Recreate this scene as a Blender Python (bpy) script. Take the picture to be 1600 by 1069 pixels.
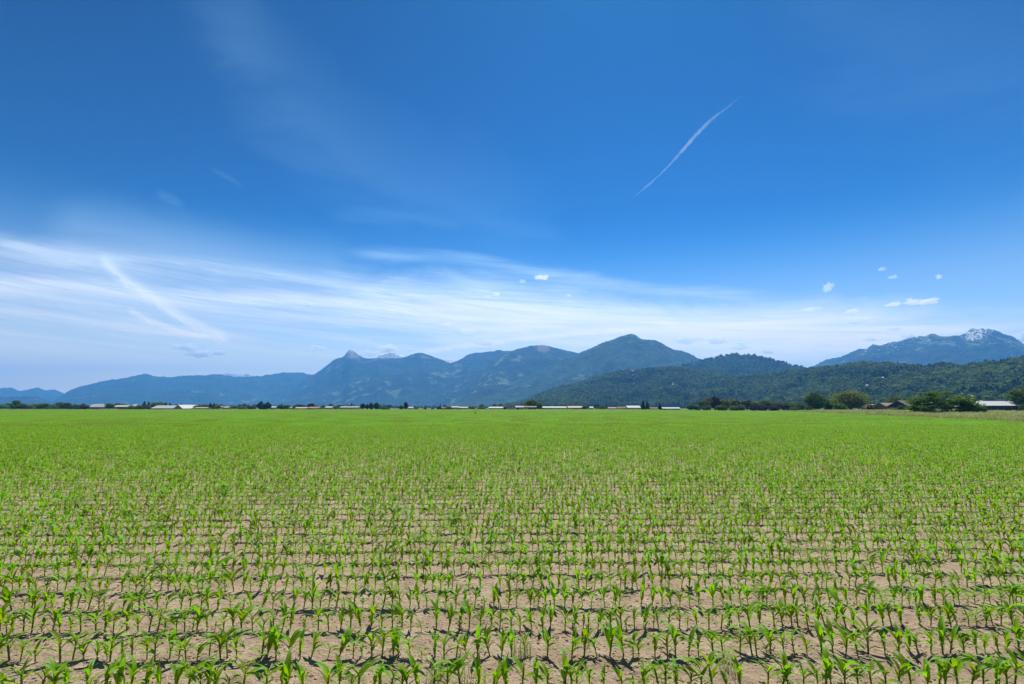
import bpy, bmesh, math, random
import numpy as np
from mathutils import Vector, Matrix, Euler

# ------------------------------------------------------------------ clear
for o in list(bpy.data.objects):
    bpy.data.objects.remove(o)
SC = bpy.context.scene
COL = SC.collection
R = math.radians
random.seed(11)
RNG = np.random.default_rng(11)

# ------------------------------------------------------------------ camera
CAM_H, FPX, HORIZON = 2.9, 800.0, 636.5
PITCH = math.atan((HORIZON - 534.5) / FPX)
cam_data = bpy.data.cameras.new('camera')
cam = bpy.data.objects.new('camera', cam_data)
COL.objects.link(cam)
cam_data.sensor_width = 36.0
cam_data.lens = 36.0 * FPX / 1600.0
cam_data.clip_start = 0.1
cam_data.clip_end = 120000.0
cam.location = (0, 0, CAM_H)
cam.rotation_euler = (R(90) + PITCH, 0, 0)
SC.camera = cam

CP, SP = math.cos(PITCH), math.sin(PITCH)


def ray(px, py):
    """world direction of a point given in the photograph's pixel grid"""
    a, b = (px - 800.0) / FPX, (534.5 - py) / FPX
    return (a, CP - b * SP, SP + b * CP)


def at(px, py, Y):
    d = ray(px, py)
    s = Y / d[1]
    return (d[0] * s, Y, CAM_H + d[2] * s)


def azel(px, py):
    d = ray(px, py)
    return math.atan2(d[0], d[1]), math.atan2(d[2], math.hypot(d[0], d[1]))


# ------------------------------------------------------------------ world, sun, exposure
SUN_AZ, SUN_EL = R(14.0), R(60.0)
SKY_STRENGTH = 0.10

world = bpy.data.worlds.new('World')
SC.world = world
world.use_nodes = True


class NT:
    """small helper for building node trees"""

    def __init__(self, tree):
        self.t = tree
        tree.nodes.clear()

    def n(self, kind, **kw):
        nd = self.t.nodes.new(kind)
        for k, v in kw.items():
            setattr(nd, k, v)
        return nd

    def link(self, a, b):
        self.t.links.new(a, b)

    def put(self, sock, v):
        if isinstance(v, bpy.types.NodeSocket):
            self.t.links.new(v, sock)
        else:
            sock.default_value = v

    def math(self, op, a, b=None, c=None, clamp=False):
        nd = self.n('ShaderNodeMath', operation=op, use_clamp=clamp)
        self.put(nd.inputs[0], a)
        if b is not None:
            self.put(nd.inputs[1], b)
        if c is not None:
            self.put(nd.inputs[2], c)
        return nd.outputs[0]

    def smooth(self, v, lo, hi, a=0.0, b=1.0, kind='SMOOTHSTEP'):
        nd = self.n('ShaderNodeMapRange', interpolation_type=kind)
        self.put(nd.inputs[0], v)
        nd.inputs[1].default_value = lo
        nd.inputs[2].default_value = hi
        nd.inputs[3].default_value = a
        nd.inputs[4].default_value = b
        return nd.outputs[0]

    def noise(self, vec, scale, detail=3.0, rough=0.5, dist=0.0):
        nd = self.n('ShaderNodeTexNoise')
        if vec is not None:
            self.link(vec, nd.inputs['Vector'])
        nd.inputs['Scale'].default_value = scale
        nd.inputs['Detail'].default_value = detail
        nd.inputs['Roughness'].default_value = rough
        nd.inputs['Distortion'].default_value = dist
        return nd.outputs['Fac']

    def mix(self, fac, a, b):
        nd = self.n('ShaderNodeMix', data_type='RGBA')
        self.put(nd.inputs[0], fac)
        for s, v in ((nd.inputs[6], a), (nd.inputs[7], b)):
            if isinstance(v, bpy.types.NodeSocket):
                self.t.links.new(v, s)
            else:
                s.default_value = (v[0], v[1], v[2], 1.0)
        return nd.outputs[2]

    def ramp(self, fac, stops):
        nd = self.n('ShaderNodeValToRGB')
        el = nd.color_ramp.elements
        while len(el) < len(stops):
            el.new(0.5)
        for e, (p, c) in zip(el, stops):
            e.position = p
            e.color = (c[0], c[1], c[2], 1.0)
        self.put(nd.inputs[0], fac)
        return nd.outputs[0]


W = NT(world.node_tree)
w_out = W.n('ShaderNodeOutputWorld')
w_bg = W.n('ShaderNodeBackground')
w_bg.inputs['Strength'].default_value = SKY_STRENGTH
W.link(w_bg.outputs[0], w_out.inputs['Surface'])
sky = W.n('ShaderNodeTexSky', sky_type='NISHITA')
sky.sun_disc = False
sky.sun_elevation = SUN_EL
sky.sun_rotation = SUN_AZ
sky.altitude = 50.0
sky.air_density = 1.0
sky.dust_density = 0.3
sky.ozone_density = 2.5
def vscale(c, k):
    nd = W.n('ShaderNodeVectorMath', operation='SCALE')
    W.link(c, nd.inputs[0])
    nd.inputs['Scale'].default_value = k
    return nd.outputs[0]


sky_gam = W.n('ShaderNodeGamma')     # deeper, clearer blue
W.link(vscale(sky.outputs[0], 0.1), sky_gam.inputs['Color'])
sky_gam.inputs['Gamma'].default_value = 2.6
sky_mul = W.n('ShaderNodeVectorMath', operation='MULTIPLY')
W.link(sky_gam.outputs[0], sky_mul.inputs[0])
sky_mul.inputs[1].default_value = (2.4, 13.8, 12.3)
sky_col = sky_mul.outputs[0]
tc = W.n('ShaderNodeTexCoord')
sep = W.n('ShaderNodeSeparateXYZ')
W.link(tc.outputs['Generated'], sep.inputs[0])
w_az = W.math('ARCTAN2', sep.outputs[0], sep.outputs[1])
w_el = W.math('ARCSINE', sep.outputs[2])


def w_vec(sx, sy, shear=0.0, off=0.0):
    c = W.n('ShaderNodeCombineXYZ')
    W.link(W.math('MULTIPLY', w_az, sx), c.inputs[0])
    y = W.math('ADD', w_el, W.math('MULTIPLY', w_az, shear))
    W.link(W.math('MULTIPLY', y, sy), c.inputs[1])
    c.inputs[2].default_value = off
    return c.outputs[0]


n_streak = W.noise(w_vec(2.4, 48.0, 0.06, 1.3), 1.0, 7.0, 0.66, 0.9)
n_fine = W.noise(w_vec(8.0, 130.0, 0.09, 4.1), 1.0, 6.0, 0.68, 0.8)
n_soft = W.noise(w_vec(3.0, 8.0, 0.0, 7.7), 1.0, 5.0, 0.6, 0.6)
n_wisp = W.noise(w_vec(30.0, 55.0, 0.9, 2.2), 1.0, 5.0, 0.65, 1.2)


def band(pts, hw, opac, kind='streak', skew=0.0, fade=0.12):
    """a strip of high cloud: a curve of elevation over azimuth with a soft width"""
    P = [azel(*p) for p in pts]
    a0, a1 = P[0][0], P[-1][0]
    e0 = min(p[1] for p in P) - 0.02
    e1 = max(p[1] for p in P) + 0.02
    t = W.smooth(w_az, a0, a1, 0.0, 1.0, 'LINEAR')
    fc = W.n('ShaderNodeFloatCurve')
    cv = fc.mapping.curves[0]
    for i, p in enumerate(P):
        x, y = (p[0] - a0) / (a1 - a0), (p[1] - e0) / (e1 - e0)
        if i == 0:
            cv.points[0].location = (x, y)
        elif i == len(P) - 1:
            cv.points[-1].location = (x, y)
        else:
            cv.points.new(x, y)
    fc.mapping.update()
    W.link(t, fc.inputs['Value'])
    ce = W.smooth(fc.outputs[0], 0.0, 1.0, e0, e1, 'LINEAR')
    wob = W.math('MULTIPLY', W.math('SUBTRACT', n_soft if kind != 'trail' else n_wisp, 0.5), hw / FPX * (1.6 if kind != 'trail' else 1.2))
    d = W.math('ADD', W.math('SUBTRACT', w_el, ce), wob)
    if skew:
        d = W.math('MULTIPLY', d, W.math('ADD', 1.0, W.math('MULTIPLY', W.math('SIGN', d), skew)))
    g = W.smooth(W.math('ABSOLUTE', d), 0.0, hw / FPX, 1.0, 0.0)
    ends = W.math('MULTIPLY', W.smooth(t, 0.0, fade, 0.0, 1.0), W.smooth(t, 1.0 - fade, 1.0, 1.0, 0.0))
    g = W.math('MULTIPLY', g, ends)
    if kind == 'streak':
        tex = W.smooth(W.math('ADD', W.math('MULTIPLY', n_streak, 0.65), W.math('MULTIPLY', n_fine, 0.35)), 0.36, 0.66, 0.28, 1.0)
    elif kind == 'soft':
        tex = W.smooth(n_soft, 0.3, 0.7, 0.35, 1.0)
    else:
        tex = W.smooth(n_wisp, 0.3, 0.65, 0.55, 1.0)
    return W.math('MULTIPLY', W.math('MULTIPLY', g, tex), opac)


bands = [
    band([(-700, 430), (-200, 440), (180, 452), (265, 463), (350, 466), (437, 470), (569, 479), (700, 497), (860, 505), (1000, 512), (1150, 520), (1330, 532)], 19, 0.54),
    band([(250, 462), (350, 466), (437, 470), (569, 479), (700, 497), (800, 503)], 7, 0.34, 'trail', fade=0.25),
    band([(-800, 370), (-100, 380), (131, 404), (271, 416), (394, 430), (525, 447), (700, 470), (860, 484), (1000, 492), (1200, 508), (1350, 520)], 26, 0.50),
    band([(-700, 380), (-100, 378), (60, 388), (150, 400), (260, 408)], 9, 0.30),
    band([(-700, 430), (0, 448), (175, 462), (330, 476), (520, 492), (760, 515), (1000, 520)], 46, 0.46),
    band([(480, 462), (760, 480), (900, 492), (1100, 510), (1250, 522), (1450, 538), (1700, 545)], 62, 0.66, 'streak'),
    band([(560, 470), (800, 490), (1000, 505), (1200, 522), (1400, 535), (1600, 540)], 70, 0.45, 'soft', fade=0.25),
    band([(-700, 500), (0, 484), (80, 492), (170, 506), (320, 526), (420, 536)], 13, 0.38),
    band([(-700, 540), (0, 530), (200, 540), (420, 545), (640, 548), (900, 540), (1700, 560), (2300, 560)], 75, 0.45),
    band([(40, 372), (200, 372), (330, 392), (430, 415), (560, 432)], 62, 0.20, 'soft'),
    band([(150, 402), (165, 412), (197, 440), (240, 467), (284, 497), (320, 514), (360, 532)], 13, 0.56, 'trail', fade=0.08),
    band([(195, 482), (205, 487), (245, 506), (306, 524), (330, 529)], 7, 0.5, 'trail', fade=0.1),
    band([(250, -260), (340, 0), (410, 110), (470, 190), (600, 290), (760, 345), (900, 390)], 130, 0.075, 'soft', fade=0.2),
    band([(520, 395), (700, 404), (870, 433), (1040, 452), (1220, 462)], 15, 0.34),
    band([(640, 552), (740, 539), (840, 527), (980, 515), (1040, 511)], 7, 0.6, 'trail'),
    band([(500, 345), (620, 340), (780, 356), (900, 376)], 20, 0.05),
    band([(1150, -60), (1350, 40), (1600, 120), (2000, 200), (2400, 250)], 170, 0.035, 'soft', fade=0.25),
    band([(235, 298), (262, 309), (295, 324)], 9, 0.07, 'trail', fade=0.4),
    band([(320, 262), (345, 272), (385, 294)], 5, 0.06, 'trail', fade=0.4),
]
inv = 1.0
for b in bands:
    k = W.math('SUBTRACT', 1.0, b)
    inv = k if inv == 1.0 else W.math('MULTIPLY', inv, k)
dens = W.math('SUBTRACT', 1.0, inv, clamp=True)
# thin bright air low over the horizon, all round
low = W.math('ADD', W.smooth(w_el, 0.0, 0.36, 0.46, 0.0), W.smooth(w_el, 0.0, 0.14, 0.50, 0.0))
dens = W.math('MAXIMUM', dens, W.math('SUBTRACT', 1.0, W.math('MULTIPLY', W.math('SUBTRACT', 1.0, dens), W.math('SUBTRACT', 1.0, low))))
w_col = W.mix(dens, sky_col, W.mix(W.smooth(w_el, 0.16, 0.36), W.mix(W.smooth(w_el, 0.03, 0.19), (13.6, 10.4, 6.2), (9.9, 9.6, 8.8)), (4.6, 8.2, 10.2)))
W.link(w_col, w_bg.inputs['Color'])

sun_data = bpy.data.lights.new('sun', 'SUN')
sun_data.energy = 5.0
sun_data.angle = R(0.53)
sun_data.color = (1.0, 0.955, 0.88)
sun = bpy.data.objects.new('sun', sun_data)
COL.objects.link(sun)
sd = Vector((math.sin(SUN_AZ) * math.cos(SUN_EL), math.cos(SUN_AZ) * math.cos(SUN_EL), math.sin(SUN_EL)))
sun.rotation_euler = (-sd).to_track_quat('-Z', 'Y').to_euler()
sun.location = (0, 0, 60)

vs = SC.view_settings
vs.view_transform = 'Standard'
vs.look = 'None'
vs.exposure = 0.58
vs.gamma = 1.0
vs.use_curve_mapping = False
cy = SC.cycles
cy.max_bounces = 16
cy.diffuse_bounces = 3
cy.glossy_bounces = 2
cy.transmission_bounces = 4
cy.transparent_max_bounces = 8
cy.volume_bounces = 16
cy.use_denoising = True
try:
    cy.denoiser = 'OPENIMAGEDENOISE'
    cy.denoising_input_passes = 'RGB_ALBEDO_NORMAL'
    cy.denoising_prefilter = 'ACCURATE'
except Exception:
    pass
cy.sample_clamp_indirect = 10.0


# ------------------------------------------------------------------ object helpers
def link(o, parent=None):
    COL.objects.link(o)
    if parent is not None:
        o.parent = parent
    return o


def mesh_np(name, V, F, mat, smooth=False):
    """V (n,3) array, F (m,3|4) array"""
    V = np.asarray(V, dtype=np.float32)
    F = np.asarray(F, dtype=np.int32)
    me = bpy.data.meshes.new(name)
    k = F.shape[1]
    me.vertices.add(len(V))
    me.vertices.foreach_set('co', V.ravel())
    me.loops.add(F.size)
    me.loops.foreach_set('vertex_index', F.ravel())
    me.polygons.add(len(F))
    me.polygons.foreach_set('loop_start', np.arange(0, F.size, k, dtype=np.int32))
    if smooth:
        me.polygons.foreach_set('use_smooth', np.ones(len(F), dtype=bool))
    me.update(calc_edges=True)
    me.validate()
    if mat is not None:
        me.materials.append(mat)
    return me


def attr_f(me, name, vals):
    a = me.attributes.new(name, 'FLOAT', 'POINT')
    a.data.foreach_set('value', np.asarray(vals, dtype=np.float32))


def obj(name, me, parent=None, loc=None, rot=None, scale=None):
    o = bpy.data.objects.new(name, me)
    if loc is not None:
        o.location = loc
    if rot is not None:
        o.rotation_euler = rot
    if scale is not None:
        o.scale = scale
    return link(o, parent)


def empty(name, loc=(0, 0, 0), rz=0.0):
    o = bpy.data.objects.new(name, None)
    o.empty_display_size = 0.2
    o.location = loc
    o.rotation_euler = (0, 0, rz)
    return link(o)


def tag(o, label, cat=None, group=None, kind=None):
    o['label'] = label
    if cat:
        o['category'] = cat
    if group:
        o['group'] = group
    if kind:
        o['kind'] = kind
    return o


class MB:
    """collects vertices and faces (any size) for one mesh"""

    def __init__(self):
        self.v, self.f = [], []

    def box(self, x0, x1, y0, y1, z0, z1):
        b = len(self.v)
        self.v += [(x0, y0, z0), (x1, y0, z0), (x1, y1, z0), (x0, y1, z0), (x0, y0, z1), (x1, y0, z1), (x1, y1, z1), (x0, y1, z1)]
        self.f += [tuple(b + i for i in q) for q in ((0, 3, 2, 1), (4, 5, 6, 7), (0, 1, 5, 4), (1, 2, 6, 5), (2, 3, 7, 6), (3, 0, 4, 7))]
        return self

    def poly(self, pts, faces):
        b = len(self.v)
        self.v += [tuple(p) for p in pts]
        self.f += [tuple(b + i for i in q) for q in faces]
        return self

    def tube(self, pts, rad, n=6, cap=True):
        """tapered tube through pts"""
        b = len(self.v)
        P = [Vector(p) for p in pts]
        for i, p in enumerate(P):
            d = (P[min(i + 1, len(P) - 1)] - P[max(i - 1, 0)]).normalized()
            u = d.cross(Vector((0.31, 0.95, 0.05))).normalized()
            w = d.cross(u)
            for k in range(n):
                a = 2 * math.pi * k / n
                self.v.append(tuple(p + (u * math.cos(a) + w * math.sin(a)) * rad[i]))
        for i in range(len(P) - 1):
            for k in range(n):
                k2 = (k + 1) % n
                self.f.append((b + i * n + k, b + i * n + k2, b + (i + 1) * n + k2, b + (i + 1) * n + k))
        if cap:
            self.f.append(tuple(b + k for k in reversed(range(n))))
            self.f.append(tuple(b + (len(P) - 1) * n + k for k in range(n)))
        return self

    def mesh(self, name, mat, smooth=False):
        me = bpy.data.meshes.new(name)
        me.from_pydata(self.v, [], self.f)
        if smooth:
            for p in me.polygons:
                p.use_smooth = True
        me.materials.append(mat)
        me.update()
        return me


# --- numpy lattice noise
def vnoise(x, y, seed=0):
    xi, yi = np.floor(x).astype(np.int64), np.floor(y).astype(np.int64)
    xf, yf = x - xi, y - yi

    def h(a, b):
        n = (a * 374761393 + b * 668265263 + seed * 1442695041) & 0x7FFFFFFF
        n = ((n ^ (n >> 13)) * 1274126177) & 0x7FFFFFFF
        n = n ^ (n >> 16)
        return (n & 0xFFFF) / 65535.0

    u, v = xf * xf * (3 - 2 * xf), yf * yf * (3 - 2 * yf)
    a, b, c, d = h(xi, yi), h(xi + 1, yi), h(xi, yi + 1), h(xi + 1, yi + 1)
    return (a * (1 - u) + b * u) * (1 - v) + (c * (1 - u) + d * u) * v


def fbm(x, y, octv=4, seed=0, ridged=False, gain=0.5):
    s = np.zeros_like(x, dtype=float)
    amp, tot = 1.0, 0.0
    for i in range(octv):
        n = vnoise(x * 2 ** i, y * 2 ** i, seed + i * 17)
        if ridged:
            n = 1.0 - np.abs(2 * n - 1)
        s += amp * n
        tot += amp
        amp *= gain
    return s / tot


# ------------------------------------------------------------------ materials
def material(name):
    m = bpy.data.materials.new(name)
    m.use_nodes = True
    return m, NT(m.node_tree)


def finish(T, bsdf, disp=None):
    out = T.n('ShaderNodeOutputMaterial')
    T.link(bsdf, out.inputs['Surface'])
    return out


def principled(T, col, rough=0.8, spec=0.3, normal=None, metallic=0.0):
    p = T.n('ShaderNodeBsdfPrincipled')
    if isinstance(col, bpy.types.NodeSocket):
        T.link(col, p.inputs['Base Color'])
    else:
        p.inputs['Base Color'].default_value = (*col, 1.0)
    T.put(p.inputs['Roughness'], rough)
    p.inputs['Specular IOR Level'].default_value = spec
    p.inputs['Metallic'].default_value = metallic
    if normal is not None:
        T.link(normal, p.inputs['Normal'])
    return p.outputs[0]


def bump(T, h, strength, dist):
    b = T.n('ShaderNodeBump')
    b.inputs['Strength'].default_value = strength
    b.inputs['Distance'].default_value = dist
    T.link(h, b.inputs['Height'])
    return b.outputs[0]


def mat_leafy(name, stops, trans=0.4, tcol=(1.3, 1.35, 0.6), rough=0.5, spec=0.4, use='t', vary=0.35):
    """leaf: colour over an attribute, translucent, varied per object"""
    m, T = material(name)
    at_ = T.n('ShaderNodeAttribute', attribute_name=use)
    oi = T.n('ShaderNodeObjectInfo')
    col = T.ramp(at_.outputs['Fac'], stops)
    hs = T.n('ShaderNodeHueSaturation')
    T.link(col, hs.inputs['Color'])
    T.link(T.smooth(oi.outputs['Random'], 0, 1, 0.478, 0.512, 'LINEAR'), hs.inputs['Hue'])
    T.link(T.smooth(oi.outputs['Random'], 0, 1, 1.0 - vary * 0.6, 1.0 + vary * 0.6, 'LINEAR'), hs.inputs['Value'])
    c = hs.outputs[0]
    p = principled(T, c, rough, spec)
    tr = T.n('ShaderNodeBsdfTranslucent')
    mx = T.n('ShaderNodeMix', data_type='RGBA', blend_type='MULTIPLY')
    mx.inputs[0].default_value = 1.0
    T.link(c, mx.inputs[6])
    mx.inputs[7].default_value = (*tcol, 1.0)
    T.link(mx.outputs[2], tr.inputs['Color'])
    ms = T.n('ShaderNodeMixShader')
    ms.inputs[0].default_value = trans
    T.link(p, ms.inputs[1])
    T.link(tr.outputs[0], ms.inputs[2])
    finish(T, ms.outputs[0])
    return m


def mat_plain(name, col, rough=0.8, spec=0.25, grain=0.12, scale=3.0, metallic=0.0):
    m, T = material(name)
    g = T.n('ShaderNodeTexCoord')
    n = T.noise(g.outputs['Object'], scale, 4.0, 0.6)
    c = T.mix(n, tuple(x * (1 - grain * 1.6) for x in col), tuple(min(1, x * (1 + grain * 1.6)) for x in col))
    finish(T, principled(T, c, rough, spec, None, metallic))
    return m


def mat_soil():
    m, T = material('dry_soil')
    g = T.n('ShaderNodeTexCoord')
    v = g.outputs['Object']
    big = T.noise(v, 0.25, 4.0, 0.55)
    mid = T.noise(v, 3.2, 5.0, 0.6)
    fine = T.noise(v, 38.0, 5.0, 0.65)
    grit = T.noise(v, 170.0, 3.0, 0.6)
    c = T.mix(T.smooth(mid, 0.3, 0.7), (0.30, 0.224, 0.148), (0.47, 0.37, 0.26))
    c = T.mix(T.smooth(big, 0.3, 0.7, 0.0, 0.5), c, (0.40, 0.30, 0.21))
    c = T.mix(T.smooth(T.noise(v, 0.9, 4.0, 0.6), 0.52, 0.66, 0.0, 0.42), c, (0.22, 0.155, 0.100))
    c = T.mix(T.smooth(fine, 0.36, 0.52, 0.45, 0.0), c, (0.19, 0.12, 0.08))
    c = T.mix(T.smooth(grit, 0.62, 0.75, 0.0, 0.55), c, (0.60, 0.48, 0.36))
    vo = T.n('ShaderNodeTexVoronoi', feature='F1')
    vo.inputs['Scale'].default_value = 16.0
    T.link(v, vo.inputs['Vector'])
    h = T.math('ADD', T.math('MULTIPLY', fine, 0.6), T.math('MULTIPLY', mid, 1.5))
    h = T.math('ADD', h, T.math('MULTIPLY', grit, 0.15))
    h = T.math('SUBTRACT', h, T.math('MULTIPLY', vo.outputs['Distance'], 0.5))
    finish(T, principled(T, c, 0.95, 0.1, bump(T, h, 1.0, 0.06)))
    return m


def mat_plain_ground():
    m, T = material('far_farmland')
    g = T.n('ShaderNodeTexCoord')
    v = g.outputs['Object']
    vo = T.n('ShaderNodeTexVoronoi', feature='F1')
    vo.inputs['Scale'].default_value = 0.0028
    T.link(v, vo.inputs['Vector'])
    s = T.n('ShaderNodeSeparateColor')
    T.link(vo.outputs['Color'], s.inputs[0])
    c = T.ramp(s.outputs[0], [(0.0, (0.075, 0.13, 0.03)), (0.35, (0.12, 0.17, 0.045)), (0.7, (0.06, 0.11, 0.03)), (1.0, (0.20, 0.19, 0.09))])
    n = T.noise(v, 0.05, 5.0, 0.6)
    c = T.mix(T.smooth(n, 0.3, 0.7, 0.0, 0.4), c, (0.05, 0.09, 0.02))
    finish(T, principled(T, c, 0.95, 0.1))
    return m


def mat_mountain(name, forest_a, forest_b, bare, bare_amt, rock_amt=0.0, scale=1.0, relief=35.0):
    m, T = material(name)
    g = T.n('ShaderNodeTexCoord')
    v = g.outputs['Object']
    big = T.noise(v, 0.0011 * scale, 5.0, 0.55)
    mid = T.noise(v, 0.0045 * scale, 5.0, 0.6)
    fine = T.noise(v, 0.022 * scale, 4.0, 0.65)
    c = T.mix(T.smooth(fine, 0.34, 0.66), forest_a, forest_b)
    c = T.mix(T.smooth(mid, 0.40, 0.62, 0.0, 0.45), c, tuple(x * 1.7 for x in forest_b))
    c = T.mix(T.smooth(T.math('ADD', T.math('MULTIPLY', mid, 0.55), T.math('MULTIPLY', big, 0.45)), 0.60 - bare_amt, 0.64 - bare_amt, 0.0, 0.8), c, bare)
    rk = T.n('ShaderNodeAttribute', attribute_name='rock')
    c = T.mix(T.math('MULTIPLY', T.smooth(T.math('ADD', rk.outputs['Fac'], T.math('MULTIPLY', T.math('SUBTRACT', fine, 0.5), 1.2)), 0.35, 0.6), rock_amt), c, (0.23, 0.20, 0.17))
    sn = T.n('ShaderNodeAttribute', attribute_name='snow')
    c = T.mix(T.smooth(T.math('ADD', sn.outputs['Fac'], T.math('MULTIPLY', T.math('SUBTRACT', T.noise(v, 0.020 * scale, 5.0, 0.72), 0.5), 2.6)), 0.46, 0.56), c, (0.82, 0.85, 0.88))
    h = T.math('ADD', mid, T.math('MULTIPLY', fine, 0.6))
    finish(T, principled(T, c, 0.95, 0.05, bump(T, h, 1.0, relief * 2.2)))
    return m


M = {}
M['leaf'] = mat_leafy('corn_leaf', [(0.0, (0.30, 0.41, 0.004)), (0.28, (0.215, 0.36, 0.004)), (0.55, (0.128, 0.28, 0.008)), (1.0, (0.155, 0.300, 0.050))], trans=0.40, tcol=(1.6, 1.75, 0.2), rough=0.5, spec=0.22)
M['stalk'] = mat_leafy('corn_stalk', [(0.0, (0.13, 0.10, 0.05)), (0.3, (0.12, 0.19, 0.025)), (1.0, (0.20, 0.30, 0.025))], trans=0.15, rough=0.45)
M['soil'] = mat_soil()
M['plain'] = mat_plain_ground()
M['clod'] = mat_plain('soil_clod', (0.34, 0.235, 0.16), 0.95, 0.1, 0.4, 3.0)
M['straw'] = mat_plain('dry_straw', (0.50, 0.40, 0.24), 0.8, 0.2, 0.2, 20.0)
M['bark'] = mat_plain('bark', (0.10, 0.075, 0.055), 0.9, 0.1, 0.3, 2.0)

# ------------------------------------------------------------------ ground, soil
S = 42000.0
g = mesh_np('ground', [(-S, -6000, -0.06), (S, -6000, -0.06), (S, 2 * S, -0.06), (-S, 2 * S, -0.06)], [(0, 1, 2, 3)], M['plain'])
go = obj('ground', g)
go['kind'] = 'structure'
go['label'] = 'flat green farmland plain reaching to the mountains'

EDGE_Y = [-40.0, 0.0, 95.0, 307.0, 450.0, 560.0]
EDGE_X = [55.0, 60.0, 96.0, 176.0, 166.0, 152.0]
FAR_Y = 560.0


def right_edge(y):
    return np.interp(y, EDGE_Y, EDGE_X)


soil_pts = [(-760, -40, 0.0)] + [(x, y, 0.0) for y, x in zip(EDGE_Y, EDGE_X)] + [(-760, FAR_Y, 0.0)]
me = bpy.data.meshes.new('field_soil')
me.from_pydata(soil_pts, [], [tuple(range(len(soil_pts)))])
me.materials.append(M['soil'])
so = obj('field', me)
so['kind'] = 'structure'
so['label'] = 'dry tan soil of the corn field'


# ------------------------------------------------------------------ mountains
def mountain(name, label, sil, dist, front, back, mat, nv=46, step=2.0, rough=0.16, wave=1500.0, seed=1, lower=0.0, snow=None, rock_from=None, detail=0.0, spur=0.5):
    """terrain whose skyline runs through sil; dist may be a list over the skyline's pixels"""
    sx = np.array([p[0] for p in sil], float)
    sy = np.array([p[1] for p in sil], float)
    px = np.arange(sx[0], sx[-1] + 0.1, step)
    py = np.interp(px, sx, sy)
    # soften the corners of the polyline a little, then roughen it
    ker = np.array([1, 2, 1.0]); ker /= ker.sum()
    py = np.convolve(np.pad(py, 1, mode='edge'), ker, 'valid')
    py = py + (fbm(px * 0.42, px * 0 + seed + 2, 2, seed + 3) - 0.5) * 1.7
    py = py + (fbm(px * 0.11, px * 0 + seed, 3, seed) - 0.5) * 2.2 * (1.0 if detail == 0 else detail)
    a = (px - 800.0) / FPX
    b = (534.5 - py) / FPX
    dx, dy, dz = a, CP - b * SP, SP + b * CP
    hyp = np.hypot(dx, dy)
    ux, uy = dx / hyp, dy / hyp
    tan_e = dz / hyp
    D = np.interp(px, np.linspace(sx[0], sx[-1], len(dist)), dist) if isinstance(dist, (list, tuple)) else np.full_like(px, float(dist))
    Zr = np.maximum(CAM_H + tan_e * D - lower, 1.0)
    v = np.concatenate([np.linspace(0, 1, nv), np.linspace(1, 2, 9)[1:]])
    X = np.zeros((len(v), len(px))); Y = X.copy(); Z = X.copy()
    fvar = front * (0.72 + 0.56 * fbm(px * 0.012 * (1500.0 / wave), px * 0 + 3.3 + seed, 3, seed + 5))
    for i, t in enumerate(v):
        if t <= 1.0:
            r = D - fvar * (1 - t)
            prof = 0.55 * t + 0.45 * t ** 1.7
        else:
            r = D + back * (t - 1.0)
            prof = np.full_like(px, 1.0 - 0.9 * (t - 1.0))
        X[i], Y[i] = ux * r, uy * r
        base = Zr * prof
        if t <= 1.0:
            q = fbm(X[i] / wave, Y[i] / wave, 5, seed + 9, True, 0.55) - 0.55
            w = (t * (1 - t)) ** 0.7 * 2.4
            base = base + Zr * spur * q * w
            cap = (CAM_H + tan_e * r - lower) * (1.0 - 0.05 * (1 - t))
            base = np.minimum(base, np.where(t < 1.0, cap, base))
        Z[i] = np.maximum(base, -3.0 if 0 < t < 2 else -12.0)
    Z[0] = -12.0
    V = np.stack([X, Y, Z], -1).reshape(-1, 3)
    n = len(px)
    ii = np.arange(len(v) - 1)[:, None] * n + np.arange(n - 1)[None, :]
    F = np.stack([ii, ii + 1, ii + n + 1, ii + n], -1).reshape(-1, 4)
    me = mesh_np(name, V, F, mat, True)
    VV = np.broadcast_to(v[:, None], X.shape)
    PX = np.broadcast_to(px[None, :], X.shape)
    PYs = HORIZON - (Z - CAM_H) / np.hypot(X, Y) * FPX * hyp[None, :]
    if snow is not None:
        attr_f(me, 'snow', snow(PX, PYs, VV).ravel())
    if rock_from is not None:
        attr_f(me, 'rock', rock_from(PX, PYs, VV).ravel())
    o = obj(name, me)
    o['kind'] = 'structure'
    o['label'] = label
    return dict(o=o, px=px, v=v, X=X, Y=Y, Z=Z, tan_e=tan_e)


FA, FB = (0.012, 0.024, 0.014), (0.028, 0.048, 0.022)
mm_far = mat_mountain('far_mountain', FA, FB, (0.22, 0.22, 0.17), 0.015, 0.6, 0.8, 45)
mm_main = mat_mountain('forest_mountain', FA, FB, (0.17, 0.21, 0.10), 0.045, 1.0, 1.4, 30)
mm_peak = mat_mountain('peak_mountain', FA, (0.036, 0.070, 0.026), (0.14, 0.18, 0.08), 0.02, 0.6, 1.8, 24)
mm_snow = mat_mountain('snow_mountain', (0.05, 0.05, 0.05), (0.10, 0.10, 0.09), (0.3, 0.28, 0.26), 0.05, 0.8, 1.4, 35)
mm_hill = mat_mountain('wooded_hill', (0.020, 0.038, 0.014), (0.04, 0.075, 0.022), (0.10, 0.15, 0.04), 0.02, 0.0, 3.0, 6)


def box_mask(x0, x1, y0, y1, soft=6.0, amt=1.0):
    def f(PX, PY, V):
        a = np.clip((PX - x0) / soft, 0, 1) * np.clip((x1 - PX) / soft, 0, 1) * np.clip((PY - y0) / 3.0, 0, 1) * np.clip((y1 - PY) / 4.0, 0, 1)
        return a * amt
    return f


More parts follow.
